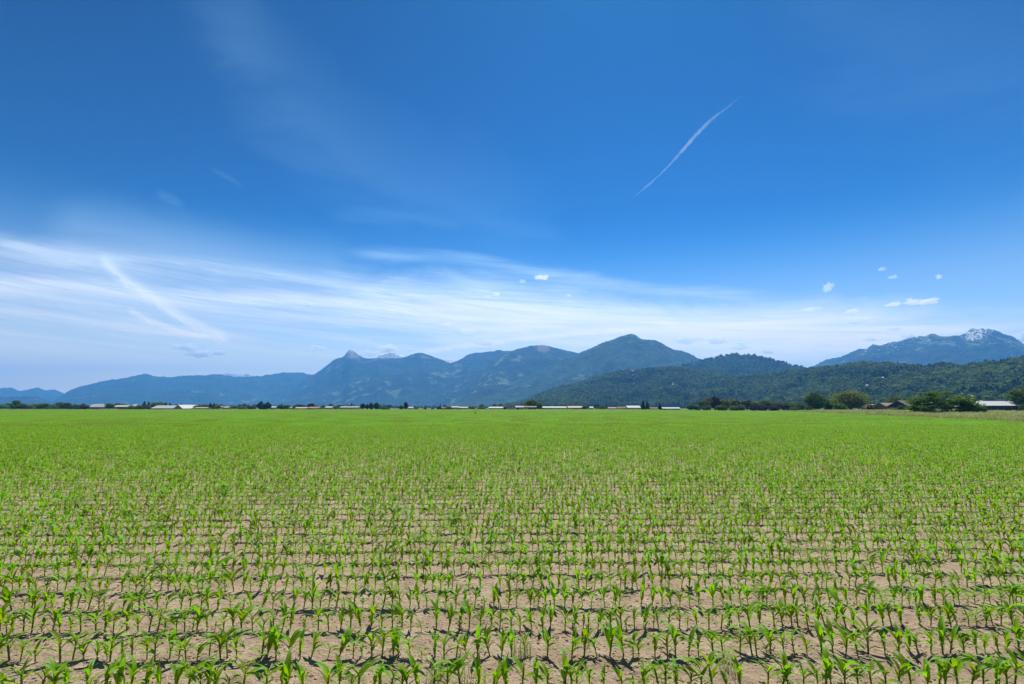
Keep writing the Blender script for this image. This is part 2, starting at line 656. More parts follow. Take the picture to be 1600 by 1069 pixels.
mountain('mountains_far', 'pale blue farthest ridges at the left of the valley',
         [(-260, 612), (-120, 600), (-40, 610), (0, 607), (18, 606), (32, 612), (45, 608), (60, 606), (72, 611), (82, 608), (95, 613), (130, 622), (170, 632)], 16500, 3200, 1400, mm_far, 24, 2, seed=3)
mountain('hill_low_blue', 'low rounded blue hill at the far left',
         [(-260, 628), (-100, 622), (0, 621), (40, 619), (60, 620), (80, 627), (100, 634)], 10000, 1800, 1000, mm_far, 20, 2, seed=5)
mountain('mountains_far_snow', 'distant snowy ridge showing behind the long blue ridge',
         [(300, 600), (335, 588), (350, 585), (362, 584), (375, 586), (388, 584), (398, 587), (420, 600)], 15500, 1500, 800, mm_snow, 16, 1.5, seed=6,
         snow=lambda PX, PY, V: 0.5 + 0 * PX)
mountain('mountain_ridge_long', 'long blue forested ridge left of the pointed peak',
         [(70, 634), (82, 628), (105, 612), (130, 602), (150, 599), (165, 594), (190, 592), (207, 588), (220, 585), (229, 584.5), (240, 588), (270, 590), (290, 586.5), (320, 586), (345, 585), (370, 589), (395, 588), (420, 586), (445, 582), (455, 583), (470, 581), (480, 584), (500, 589), (560, 610), (620, 634)],
         12800, 3400, 1600, mm_far, 40, 2, seed=7, wave=1300.0, spur=0.6)
mountain('snow_peak_middle', 'snow streaked rocky summit behind the forested ridge',
         [(570, 572), (586, 560), (592, 555), (600, 551), (606, 549.8), (618, 549.8), (624, 553.5), (632, 558), (650, 575)], 10600, 900, 500, mm_snow, 22, 1.0, seed=8,
         snow=lambda PX, PY, V: 0.75 + 0.2 * np.clip((PY - 551) / 6, 0, 1))
mountain('snow_peak_small', 'tiny snowy summit in the gap between two ridges',
         [(680, 576), (694, 564), (699, 562.5), (704, 564), (709, 563), (722, 576)], 10800, 900, 500, mm_snow, 16, 1.0, seed=9,
         snow=lambda PX, PY, V: 0.62 + 0 * PX)
mountain('mountain_pointed', 'blue forested mountain with a bare pointed summit',
         [(420, 634), (455, 606), (480, 589), (495, 583), (505, 575), (515, 567), (525, 561), (535, 558), (538, 555), (543, 549.5), (547, 546.3), (551, 548.2), (556, 551.5), (563, 556), (572, 560.5), (585, 559.5), (600, 560), (625, 560), (637, 556), (648, 553), (655, 551), (668, 554), (682, 559), (693, 563.5), (702, 567), (715, 564), (735, 552.5), (760, 550), (780, 547), (800, 549), (840, 560), (900, 585), (960, 634)],
         [12600, 10800, 9500, 9300, 9300, 9000, 8800], 3000, 1500, mm_main, 60, 1.6, seed=10, wave=1200.0,
         snow=lambda PX, PY, V: 0.52 * np.exp(-((PX - 549) / 13) ** 2) * np.clip((558 - PY) / 8, 0, 1),
         rock_from=lambda PX, PY, V: np.exp(-((PX - 548) / 22) ** 2) * np.clip((566 - PY) / 10, 0, 1))
mountain('mountain_shoulder', 'broad forested shoulder with a reddish bare top',
         [(700, 634), (740, 590), (770, 562), (790, 550), (812, 545), (830, 540), (845, 539), (860, 541), (872, 545), (890, 549), (902, 551), (940, 565), (1000, 590), (1040, 634)],
         7900, 2600, 1400, mm_main, 56, 1.6, seed=12, wave=1100.0,
         rock_from=lambda PX, PY, V: 0.7 * np.exp(-((PX - 848) / 16) ** 2) * np.clip((560 - PY) / 14, 0, 1))
mountain('mountain_main_peak', 'tall forested mountain with a smooth pointed summit',
         [(700, 634), (780, 606), (840, 580), (880, 562), (905, 551.5), (925, 543), (945, 534), (960, 530), (975, 523.5), (985, 521), (993, 523), (1002, 529.5), (1012, 531), (1022, 530.5), (1030, 534), (1045, 543), (1055, 547.5), (1070, 549), (1080, 554), (1092, 561), (1130, 580), (1190, 600), (1260, 634)],
         6500, 2300, 1200, mm_peak, 64, 1.6, seed=14, wave=950.0,
         rock_from=lambda PX, PY, V: 0.45 * np.exp(-((PX - 1000) / 26) ** 2) * np.clip((540 - PY) / 12, 0, 1))
mountain('snow_mountain_right', 'blue mountain with snow patches near its top at the right',
         [(1180, 620), (1230, 590), (1265, 574), (1278, 568), (1290, 562), (1315, 557.5), (1330, 550), (1342, 545), (1352, 545.5), (1364, 538.5), (1375, 539.5), (1400, 534), (1415, 529.5), (1425, 526.5), (1445, 525), (1457, 521.5), (1468, 525), (1490, 525), (1500, 524), (1511, 519), (1518, 513.5), (1535, 513), (1545, 514), (1556, 516.5), (1570, 522), (1582, 526), (1592, 533), (1602, 539), (1640, 548), (1720, 566), (1850, 600)],
         8800, 2700, 1200, mm_main, 60, 1.6, seed=16, wave=950.0,
         snow=lambda PX, PY, V: 0.58 * np.exp(-((PX - 1528 + (PY - 522) * 0.9) / 21) ** 2) * np.clip((537 - PY) / 6, 0, 1) + 0.36 * np.clip((PX - 1330) / 20, 0, 1) * np.clip((1480 - PX) / 30, 0, 1) * np.clip(V - 0.72, 0, 1) * 3.0)
HF = mountain('wooded_hill_behind', 'rounded forested hill below the tall peak',
              [(960, 600), (1020, 580), (1060, 570), (1080, 565), (1094, 562), (1112, 558), (1130, 554.5), (1145, 551.5), (1158, 551), (1172, 552), (1185, 556), (1202, 559), (1220, 564), (1250, 571), (1275, 576), (1310, 584), (1380, 606), (1460, 634)],
              4600, 1250, 700, mm_hill, 40, 2.5, seed=18, wave=500.0, lower=18.0, spur=0.22)
HG = mountain('wooded_hill_middle', 'green wooded hill with scattered clearings right of centre',
              [(790, 634), (820, 626), (842, 616), (870, 605), (900, 598), (925, 590), (950, 583), (981, 577), (1010, 574), (1037, 573), (1060, 573), (1085, 575), (1120, 580), (1180, 592), (1260, 612), (1330, 634)],
              3300, 1150, 600, mm_hill, 40, 2.5, seed=20, wave=380.0, lower=17.0, spur=0.25)
HH = mountain('wooded_hill_near', 'nearest dark wooded hillside along the right of the valley',
              [(960, 634), (1000, 616), (1040, 603), (1094, 592), (1150, 588), (1206, 584), (1262, 577), (1300, 573), (1330, 569), (1350, 567), (1375, 568.5), (1400, 569), (1425, 571), (1445, 573), (1470, 569), (1490, 571), (1505, 574), (1525, 569), (1550, 567), (1572, 565), (1600, 560), (1650, 553), (1730, 548), (1850, 545), (2000, 548)],
              [3300, 2900, 2500, 2200, 2000, 1900, 1900], 900, 500, mm_hill, 40, 2.5, seed=22, wave=260.0, lower=14.0, spur=0.28)


# ------------------------------------------------------------------ instancing of uncountable growth (one object each)
def gn_scatter(name, label, pts, idx, rot, scl, sources, kind='stuff'):
    """one object: sources (unlinked meshes) set on points"""
    me = bpy.data.meshes.new(name)
    pts = np.asarray(pts, np.float32)
    me.vertices.add(len(pts))
    me.vertices.foreach_set('co', pts.ravel())
    a = me.attributes.new('pick', 'INT', 'POINT')
    a.data.foreach_set('value', np.asarray(idx, np.int32))
    a = me.attributes.new('turn', 'FLOAT_VECTOR', 'POINT')
    a.data.foreach_set('vector', np.asarray(rot, np.float32).ravel())
    a = me.attributes.new('size', 'FLOAT_VECTOR', 'POINT')
    scl = np.asarray(scl, np.float32)
    if scl.ndim == 1:
        scl = np.repeat(scl[:, None], 3, 1)
    a.data.foreach_set('vector', scl.ravel())
    o = obj(name, me)
    c = bpy.data.collections.new(name + '_sources')
    for i, s in enumerate(sources):
        so_ = bpy.data.objects.new('%s_source_%03d' % (name, i), s)
        c.objects.link(so_)
    ng = bpy.data.node_groups.new(name + '_scatter', 'GeometryNodeTree')
    ng.interface.new_socket('Geometry', in_out='INPUT', socket_type='NodeSocketGeometry')
    ng.interface.new_socket('Geometry', in_out='OUTPUT', socket_type='NodeSocketGeometry')
    N, L = ng.nodes, ng.links
    gi, gout = N.new('NodeGroupInput'), N.new('NodeGroupOutput')
    ci = N.new('GeometryNodeCollectionInfo')
    ci.inputs['Collection'].default_value = c
    ci.inputs['Separate Children'].default_value = True
    ci.inputs['Reset Children'].default_value = True
    ip = N.new('GeometryNodeInstanceOnPoints')
    ip.inputs['Pick Instance'].default_value = True

    def named(nm, dt):
        nd = N.new('GeometryNodeInputNamedAttribute')
        nd.data_type = dt
        nd.inputs['Name'].default_value = nm
        return [s for s in nd.outputs if s.enabled and s.name == 'Attribute'][0]

    L.new(gi.outputs[0], ip.inputs['Points'])
    L.new(ci.outputs[0], ip.inputs['Instance'])
    L.new(named('pick', 'INT'), ip.inputs['Instance Index'])
    er = N.new('FunctionNodeEulerToRotation')
    L.new(named('turn', 'FLOAT_VECTOR'), er.inputs[0])
    L.new(er.outputs[0], ip.inputs['Rotation'])
    L.new(named('size', 'FLOAT_VECTOR'), ip.inputs['Scale'])
    L.new(ip.outputs[0], gout.inputs[0])
    md = o.modifiers.new('scatter', 'NODES')
    md.node_group = ng
    o['kind'] = kind
    o['label'] = label
    return o


# ------------------------------------------------------------------ foliage builders
def leaf_cards(centres, normals_hint, size, rng, aspect=1.5, flat=0.0):
    """small pointed leaf faces (4 corners) at centres, random lie"""
    n = len(centres)
    d = rng.normal(size=(n, 3))
    d = d + normals_hint * 0.9
    d[:, 2] += flat
    d /= np.linalg.norm(d, axis=1)[:, None] + 1e-9
    r = rng.normal(size=(n, 3))
    u = np.cross(d, r)
    u /= np.linalg.norm(u, axis=1)[:, None] + 1e-9
    w = np.cross(d, u)
    s = size * rng.uniform(0.6, 1.35, n)[:, None]
    V = np.stack([centres - u * s * aspect * 0.5, centres + w * s * 0.42 + u * s * 0.1, centres + u * s * aspect * 0.5, centres - w * s * 0.42 + u * s * 0.1], 1).reshape(-1, 3)
    F = np.arange(n * 4).reshape(n, 4)
    return V, F


def crown_mesh(name, mat, seed, shape='round', clumps=60, per=26, leaf=0.055, inner=True):
    """crown in a unit box: x,y in -0.5..0.5, z in 0..1"""
    rng = np.random.default_rng(seed)
    C, tone, Nn = [], [], []
    for _ in range(clumps):
        for _try in range(50):
            p = rng.uniform(-1, 1, 3)
            rr = np.linalg.norm(p)
            if rr < 1 and rr > 0.35 + 0.4 * rng.random():
                break
        x, y, z = p
        if shape == 'round':
            c = np.array([x * 0.42, y * 0.42, 0.55 + z * 0.38])
            sp = 0.075
        elif shape == 'bush':
            c = np.array([x * 0.43, y * 0.43, max(0.06, 0.42 + z * 0.46)])
            sp = 0.07
        elif shape == 'oval':
            c = np.array([x * 0.36, y * 0.36, 0.52 + z * 0.43])
            sp = 0.07
        elif shape == 'poplar':
            zz = 0.5 + z * 0.46
            k = 0.4 * math.sin(math.pi * min(1, max(0.03, zz)) ** 0.8) + 0.05
            c = np.array([x * k, y * k, zz])
            sp = 0.06
        elif shape == 'cone':
            zz = rng.random() ** 1.35
            k = 0.44 * (1 - zz) + 0.02
            a = rng.random() * 6.283
            rad = k * (0.55 + 0.45 * rng.random())
            c = np.array([math.cos(a) * rad, math.sin(a) * rad, 0.08 + zz * 0.88])
            sp = 0.045
        elif shape == 'elder':
            lb = ((-.34, .42, .17), (-.12, .66, .26), (.06, .60, .28), (.22, .48, .22), (.38, .28, .15), (-.30, .20, .20), (0, .28, .34), (.22, .20, .26))[rng.integers(0, 8)]
            q3 = p / (rr + 1e-6)
            c = np.array([lb[0] + q3[0] * lb[2] * .8, rng.uniform(-.2, .2) + q3[1] * lb[2], max(.05, lb[1] + q3[2] * lb[2])])
            sp = 0.045
        elif shape == 'willow':
            c = np.array([x * 0.42, y * 0.42, 0.56 + z * 0.36])
            sp = 0.07
        k = per
        q = rng.normal(size=(k, 3)) * sp * np.array([1, 1, 0.75])
        if shape == 'willow':
            q[:, 2] -= np.abs(rng.normal(size=k)) * 0.10
        if shape == 'cone':
            q[:, 2] -= np.linalg.norm(q[:, :2], axis=1) * 0.5
        pts = c + q
        C.append(pts)
        hint = (c - np.array([0, 0, 0.45]))
        hint = hint / (np.linalg.norm(hint) + 1e-6)
        Nn.append(np.repeat((hint + np.array([0, 0, 0.35]))[None], k, 0))
        tone.append(np.full(k, rng.random()) * 0.7 + rng.random(k) * 0.3)
    C = np.concatenate(C); Nn = np.concatenate(Nn); tone = np.concatenate(tone)
    C[:, 2] = np.clip(C[:, 2], 0.015, 1.0)
    C[:, :2] = np.clip(C[:, :2], -0.52, 0.52)
    V, F = leaf_cards(C, Nn, leaf, rng)
    me = mesh_np(name, V, F, mat)
    attr_f(me, 't', np.repeat(tone, 4))
    return me


def trunk_mesh(name, seed, h0=0.5, r=0.03):
    """trunk and limbs in the same unit box as its crown"""
    rng = random.Random(seed)
    mb = MB()
    top = (rng.uniform(-.03, .03), rng.uniform(-.03, .03), h0)
    mb.tube([(0, 0, -0.03), (0.005, 0.004, h0 * 0.4), top, (top[0] * 1.5, top[1], h0 + 0.25)], [r * 1.25, r, r * 0.75, r * 0.2], 7)
    for k in range(5):
        a = k * 1.3 + rng.random()
        z = h0 * rng.uniform(0.55, 1.0)
        L = rng.uniform(0.18, 0.3)
        mb.tube([(top[0] * z / h0, top[1] * z / h0, z), (math.cos(a) * L * .6, math.sin(a) * L * .6, z + L * .55), (math.cos(a) * L * 1.1, math.sin(a) * L * 1.1, z + L)], [r * 0.5, r * 0.34, r * 0.1], 5)
    return mb.mesh(name, M['bark'], True)


def leafmat(name, dark, light, trans=0.3, vary=0.3):
    return mat_leafy(name, [(0.0, dark), (1.0, light)], trans=trans, tcol=(1.5, 1.6, 0.7), rough=0.75, spec=0.12, vary=vary)


M['dark_green'] = leafmat('foliage_dark_green', (0.030, 0.066, 0.016), (0.095, 0.170, 0.034))
M['green'] = leafmat('foliage_green', (0.045, 0.105, 0.018), (0.13, 0.22, 0.040))
M['bright_green'] = leafmat('foliage_bright_green', (0.055, 0.105, 0.020), (0.12, 0.19, 0.040))
M['olive'] = leafmat('foliage_olive', (0.055, 0.075, 0.028), (0.135, 0.150, 0.060))
M['purple'] = leafmat('foliage_purple', (0.026, 0.014, 0.020), (0.070, 0.036, 0.048), 0.2)
M['red'] = leafmat('foliage_red', (0.045, 0.012, 0.014), (0.10, 0.030, 0.030), 0.2)
M['conifer'] = leafmat('foliage_conifer', (0.014, 0.030, 0.016), (0.034, 0.058, 0.028), 0.12)
M['grey_green'] = leafmat('foliage_grey_green', (0.055, 0.080, 0.045), (0.12, 0.155, 0.085), 0.25)
M['forest'] = leafmat('forest_foliage', (0.048, 0.084, 0.022), (0.12, 0.18, 0.045), 0.2, 0.8)
M['forest_light'] = leafmat('forest_foliage_light', (0.095, 0.145, 0.038), (0.18, 0.24, 0.070), 0.2, 0.7)
M['forest_dark'] = leafmat('forest_conifer', (0.018, 0.040, 0.018), (0.048, 0.078, 0.032), 0.1, 0.7)

CROWNS, TRUNKS = {}, {}


def crown(shape, col, var, dense=1.0):
    key = (shape, col, var)
    if key not in CROWNS:
        cl = int({'cone': 90, 'poplar': 70}.get(shape, 75) * dense)
        CROWNS[key] = crown_mesh('crown_%s_%s' % (shape, col), M[col], hash((len(shape), len(col), var)) % 9973 + var * 31, shape, cl, 22, 0.075)
    return CROWNS[key]


def trunk(shape):
    if shape not in TRUNKS:
        TRUNKS[shape] = trunk_mesh('trunk_' + shape, len(shape), 0.5 if shape not in ('bush',) else 0.3, 0.03 if shape != 'cone' else 0.022)
    return TRUNKS[shape]


# ------------------------------------------------------------------ woods on the hills
def forest_sources():
    L = []
    for i in range(3):
        L.append(crown_mesh('forest_round', M['forest'], 300 + i, 'round', 22, 22, 0.135))
    for i in range(2):
        L.append(crown_mesh('forest_pale', M['forest_light'], 320 + i, 'round', 22, 22, 0.135))
    for i in range(3):
        L.append(crown_mesh('forest_cone', M['forest_dark'], 340 + i, 'cone', 34, 13, 0.11))
    return L


FS = forest_sources()


def woods(name, label, H, count, height, x0, x1, clear=(), seed=1, vmin=0.0):
    rng = np.random.default_rng(seed)
    px, v = H['px'], H['v']
    nvis = int(np.searchsorted(v, 1.12))
    u = rng.uniform(0, 1, count * 3)
    w = rng.uniform(vmin, 1, count * 3)
    cx = np.interp(u, [0, 1], [max(px[0], x0), min(px[-1] - 1, x1)])
    ci = (cx - px[0]) / (px[1] - px[0])
    ri = w * (nvis - 1.001)
    i0, j0 = ri.astype(int), np.clip(ci.astype(int), 0, len(px) - 2)
    fi, fj = (ri - i0)[:, None], (ci - j0)[:, None]
    P = np.stack([H['X'], H['Y'], H['Z']], -1)
    p = (P[i0, j0] * (1 - fi) + P[i0 + 1, j0] * fi) * (1 - fj) + (P[i0, j0 + 1] * (1 - fi) + P[i0 + 1, j0 + 1] * fi) * fj
    dn = fbm(p[:, 0] / 170.0, p[:, 1] / 170.0, 3, seed)
    keep = (p[:, 2] > -2.5) & ((dn > 0.36) | (rng.random(len(p)) < 0.35))
    for (hx, hy, rad) in clear:
        rr = math.hypot(hx, hy)
        ax, ay = hx / rr, hy / rr
        along = (p[:, 0] - hx) * ax + (p[:, 1] - hy) * ay
        across = np.abs(-(p[:, 0] - hx) * ay + (p[:, 1] - hy) * ax)
        keep &= ~((across < rad) & (along > -rad * 3.2) & (along < rad * 0.9))
    p, w = p[keep][:count], w[keep][:count]
    n = len(p)
    mixn = fbm(p[:, 0] / 120.0 + 9, p[:, 1] / 120.0, 3, seed + 4)
    t = mixn + rng.normal(size=n) * 0.13
    idx = np.where(t < 0.33, rng.integers(5, 8, n), np.where(t < 0.55, rng.integers(0, 3, n), rng.integers(3, 5, n)))
    hgt = height * rng.uniform(0.6, 1.25, n) * np.where(idx >= 5, 1.0, 0.88)
    wd = hgt * np.where(idx >= 5, rng.uniform(0.42, 0.55, n), rng.uniform(0.75, 1.05, n))
    rot = np.zeros((n, 3)); rot[:, 2] = rng.uniform(0, 6.28, n)
    p[:, 2] -= hgt * 0.06
    return gn_scatter(name, label, p, idx, rot, np.stack([wd, wd, hgt], 1), FS)


def slope_point(H, px, py):
    """where the line of sight to a pixel meets a hill's front slope"""
    j = int(np.argmin(np.abs(H['px'] - px)))
    best = None
    tgt = azel(px, py)[1]
    for i, t in enumerate(H['v']):
        if t > 1:
            break
        x, y, z = H['X'][i, j], H['Y'][i, j], H['Z'][i, j]
        e = math.atan2(z - CAM_H, math.hypot(x, y))
        if best is None or abs(e - tgt) < best[0]:
            best = (abs(e - tgt), x, y, z)
    return best[1:]


HILL_HOUSES = [  # hill, px, py, width px, label
    ('G', 988, 579, 9, 'pale roofed house high on the middle wooded hill'),
    ('G', 990, 586, 5, 'small pale hut just below the highest house on the middle hill'),
    ('G', 1052, 602, 8, 'pale house in a clearing below the crest of the middle hill'),
    ('G', 1062, 612, 10, 'pale house lowest on the middle wooded hill'),
    ('H', 1138, 614, 9, 'white roofed house among trees above the dark hedgerow'),
    ('H', 1374, 592, 8, 'white roofed house halfway up the near wooded hillside'),
    ('H', 1350, 604, 7, 'small white roofed house lower on the near hillside'),
]
hill_pts = []
for hcode, hx, hy, hw, hl in HILL_HOUSES:
    hill_pts.append(slope_point(HG if hcode == 'G' else HH, hx, hy))
gc = [(p[0], p[1], 16.0) for p, h in zip(hill_pts, HILL_HOUSES) if h[0] == 'G']
hc = [(p[0], p[1], 13.0) for p, h in zip(hill_pts, HILL_HOUSES) if h[0] == 'H']
woods('forest_behind', 'dense woods covering the rounded hill behind', HF, 9000, 26.0, 1040, 1330, seed=31)
woods('forest_middle', 'mixed green woods covering the middle hill', HG, 13000, 23.0, 790, 1260, gc, seed=32)
woods('forest_near', 'dark mixed woods covering the near hillside', HH, 13000, 24.0, 960, 1760, hc, seed=33)

# ------------------------------------------------------------------ roadside grass beyond the field's right edge
M['verge'] = mat_leafy('pale_tall_grass', [(0.0, (0.22, 0.28, 0.10)), (0.5, (0.36, 0.41, 0.18)), (1.0, (0.58, 0.57, 0.36))], trans=0.4, tcol=(1.25, 1.25, 0.9), rough=0.7, spec=0.2, vary=0.4)
M['bank'] = mat_plain('grass_bank', (0.17, 0.20, 0.075), 0.95, 0.1, 0.25, 0.6)


def bank_height(x, y):
    e = right_edge(y)
    k = np.clip((x - e) / 6.0, 0, 1) * np.clip((e + 120 - x) / 30.0, 0, 1) * np.clip((340 - y) / 40.0, 0, 1)
    return 0.45 * k * (0.7 + 0.6 * vnoise(x / 14.0, y / 14.0, 3)) - 0.03


ys = np.linspace(40, 345, 90)
ks = np.linspace(0, 125, 60)
GX = right_edge(ys)[:, None] + 0.3 + ks[None, :]
GY = np.broadcast_to(ys[:, None], GX.shape)
GZ = bank_height(GX, GY)
n = len(ks)
ii = np.arange(len(ys) - 1)[:, None] * n + np.arange(n - 1)[None, :]
bank = obj('grass_bank', mesh_np('grass_bank', np.stack([GX, GY, GZ], -1).reshape(-1, 3), np.stack([ii, ii + 1, ii + n + 1, ii + n], -1).reshape(-1, 4), M['bank'], True))
bank['kind'] = 'structure'
bank['label'] = 'low grassy bank along the right edge of the field'


def grass_tuft(seed, blades=34, h=0.9, spread=0.45, w=0.022):
    rng = np.random.default_rng(seed)
    V, F, t = [], [], []
    for _ in range(blades):
        a, r = rng.uniform(0, 6.283), spread * math.sqrt(rng.random())
        b = np.array([math.cos(a) * r, math.sin(a) * r, 0])
        L = h * rng.uniform(0.5, 1.15)
        la, lean = rng.uniform(0, 6.283), rng.uniform(0.05, 0.5)
        d = np.array([math.cos(la), math.sin(la), 0]) * lean * L
        s = np.array([-math.sin(la), math.cos(la), 0]) * w
        i = len(V)
        V += [b - s, b + s, b + d * 0.35 + [0, 0, L * 0.6] + s * 0.8, b + d * 0.35 + [0, 0, L * 0.6] - s * 0.8, b + d + [0, 0, L]]
        F += [(i, i + 1, i + 2), (i, i + 2, i + 3), (i + 3, i + 2, i + 4)]
        top = rng.uniform(0.55, 1.0)
        t += [0.0, 0.0, 0.5 * top, 0.5 * top, top]
    me = mesh_np('grass_tuft', V, F, M['verge'])
    attr_f(me, 't', t)
    return me


rng = np.random.default_rng(77)
N = 26000
gy = 40 + 300 * rng.random(N) ** 0.9
gx = right_edge(gy) + 0.1 + np.abs(rng.exponential(0.33, N)) * 100.0
ok = (gx < right_edge(gy) + 120) & (gx < gy * 1.08 + 12) & (vnoise(gx / 5, gy / 5, 8) > 0.25)
gx, gy = gx[ok], gy[ok]
gz = bank_height(gx, gy)
rot = np.zeros((len(gx), 3)); rot[:, 2] = rng.uniform(0, 6.28, len(gx))
gs = rng.uniform(0.5, 1.2, len(gx)) * (0.45 + 1.0 * fbm(gx / 7, gy / 7, 3, 5))
gn_scatter('roadside_grass', 'long pale seeding grass beside the field at the right', np.stack([gx, gy, gz], 1), rng.integers(0, 4, len(gx)), rot, gs * 1.1,
           [grass_tuft(50 + i, 34, 0.95, 0.75, 0.03) for i in range(4)])

# ------------------------------------------------------------------ buildings
def wallmat(key, col, rough=0.8, **k):
    if key not in M:
        M[key] = mat_plain(key, col, rough, **k)
    return M[key]


BC = dict(white=(0.40, 0.40, 0.395), cream=(0.38, 0.35, 0.27), grey=(0.36, 0.36, 0.36), dark=(0.040, 0.032, 0.032), brown=(0.17, 0.11, 0.085), pink=(0.23, 0.165, 0.15),
          palepink=(0.42, 0.37, 0.36), lightgrey=(0.34, 0.34, 0.36), redbrown=(0.13, 0.045, 0.035), palegreen=(0.44, 0.52, 0.42), paleblue=(0.50, 0.58, 0.60), shade_blueblack=(0.035, 0.038, 0.065),
          orange=(0.30, 0.17, 0.11), metal=(0.42, 0.43, 0.45), mauve=(0.30, 0.24, 0.28), tan=(0.26, 0.19, 0.14), slate=(0.13, 0.12, 0.135))


def bmat(k):
    return wallmat('paint_' + k, BC[k], 0.6 if k in ('metal', 'white', 'lightgrey') else 0.85, grain=0.08, scale=0.5)


M['window'] = mat_plain('window_glass', (0.03, 0.035, 0.045), 0.15, 0.5, 0.1, 1.0)


def building(name, label, cat, px0, px1, top, eave, Y, depth, wall, roof, ridge='x', doors=1, wins=2, group=None, flat=False, rz=0.0, base=None, chimney=False, trim=None):
    """gabled (or flat) building; its front face runs from px0 to px1 at distance Y"""
    x0, x1 = at(px0, HORIZON, Y)[0], at(px1, HORIZON, Y)[0]
    pc = (px0 + px1) / 2
    zt, ze = at(pc, top, Y + (depth / 2 if ridge == 'x' and not flat else 0))[2], at(pc, eave, Y)[2]
    zb = -0.1 if base is None else base
    cx, cyy = (x0 + x1) / 2, Y + depth / 2
    t = empty(name, (cx, cyy, zb), rz)
    L, H, E = (x1 - x0) / 2, zt - zb, ze - zb
    w = depth / 2
    mb = MB()
    ov = 0.45
    if flat:
        mb.box(-L, L, -w, w, 0, H)
        obj('wall', mb.mesh('wall', bmat(wall)), t)
        obj('roof', MB().box(-L - .2, L + .2, -w - .2, w + .2, H + 0.002, H + 0.35).mesh('roof', bmat(roof)), t)
        E = H
    elif ridge == 'x':
        prof = [(-w, 0), (w, 0), (w, E), (0, H - 0.12), (-w, E)]
        pts = [(-L, y, z) for y, z in prof] + [(L, y, z) for y, z in prof]
        mb.poly(pts, [(0, 1, 2, 3, 4), (9, 8, 7, 6, 5), (0, 4, 9, 5), (1, 6, 7, 2), (2, 7, 8, 3), (4, 3, 8, 9)])
        obj('wall', mb.mesh('wall', bmat(wall)), t)
        k = (H - E) / w
        for s in (-1, 1):
            ye, zE = s * (w + ov), E - k * ov
            r = MB().poly([(-L - ov, ye, zE), (L + ov, ye, zE), (L + ov, 0, H), (-L - ov, 0, H), (-L - ov, ye, zE + .16), (L + ov, ye, zE + .16), (L + ov, 0, H + .16), (-L - ov, 0, H + .16)],
                          [(0, 1, 2, 3), (7, 6, 5, 4), (4, 5, 1, 0), (5, 6, 2, 1), (7, 4, 0, 3), (6, 7, 3, 2)])
            obj('roof_slope', r.mesh('roof_slope', bmat(roof)), t)
    else:
        prof = [(-L, 0), (L, 0), (L, E), (0, H - 0.12), (-L, E)]
        pts = [(x, -w, z) for x, z in prof] + [(x, w, z) for x, z in prof]
        mb.poly(pts, [(0, 1, 2, 3, 4), (9, 8, 7, 6, 5), (0, 4, 9, 5), (1, 6, 7, 2), (2, 7, 8, 3), (4, 3, 8, 9)])
        obj('wall', mb.mesh('wall', bmat(wall)), t)
        k = (H - E) / L
        for s in (-1, 1):
            xe, zE = s * (L + ov), E - k * ov
            r = MB().poly([(xe, -w - ov, zE), (xe, w + ov, zE), (0, w + ov, H), (0, -w - ov, H), (xe, -w - ov, zE + .16), (xe, w + ov, zE + .16), (0, w + ov, H + .16), (0, -w - ov, H + .16)],
                          [(0, 1, 2, 3), (7, 6, 5, 4), (4, 5, 1, 0), (5, 6, 2, 1), (7, 4, 0, 3), (6, 7, 3, 2)])
            rs = obj('roof_slope', r.mesh('roof_slope', bmat(roof)), t)
            if trim:
                bb = MB().poly([(xe, -w - ov - .06, zE - .25), (xe, -w - ov - .005, zE - .25), (0, -w - ov - .005, H - .25), (0, -w - ov - .06, H - .25), (xe, -w - ov - .06, zE + .2), (xe, -w - ov - .005, zE + .2), (0, -w - ov - .005, H + .2), (0, -w - ov - .06, H + .2)],
                               [(0, 1, 2, 3), (7, 6, 5, 4), (4, 5, 1, 0), (5, 6, 2, 1), (7, 4, 0, 3), (6, 7, 3, 2)])
                obj('barge_board', bb.mesh('barge_board', bmat(trim)), t)
    if chimney:
        obj('chimney', MB().box(L * .3, L * .3 + .7, .1, .8, H - 1.0, H + 0.9).mesh('chimney', bmat('redbrown')), t)
    span = 2 * L
    slots = doors + wins
    for i in range(slots):
        xm = -L + span * (i + 0.5) / max(slots, 1)
        if i % max(1, slots // max(doors, 1)) == 0 and doors > 0:
            doors -= 1
            hw, hh = min(1.6, span * .14), min(E * 0.75, 3.0)
            obj('door', MB().box(xm - hw, xm + hw, -w - .06, -w - .003, 0.02, hh).mesh('door', bmat('dark' if wall in ('white', 'cream', 'lightgrey', 'palepink', 'palegreen', 'paleblue', 'tan') else 'grey')), t)
        else:
            hw = min(0.8, span * .08)
            wn = obj('window', MB().box(xm - hw, xm + hw, -w - .05, -w - .003, E * .45, E * .8).mesh('window', bmat('white')), t)
            obj('pane', MB().box(xm - hw + .1, xm + hw - .1, -w - .058, -w - .052, E * .45 + .1, E * .8 - .1).mesh('pane', M['window']), wn)
    tag(t, label, cat, group)
    return t


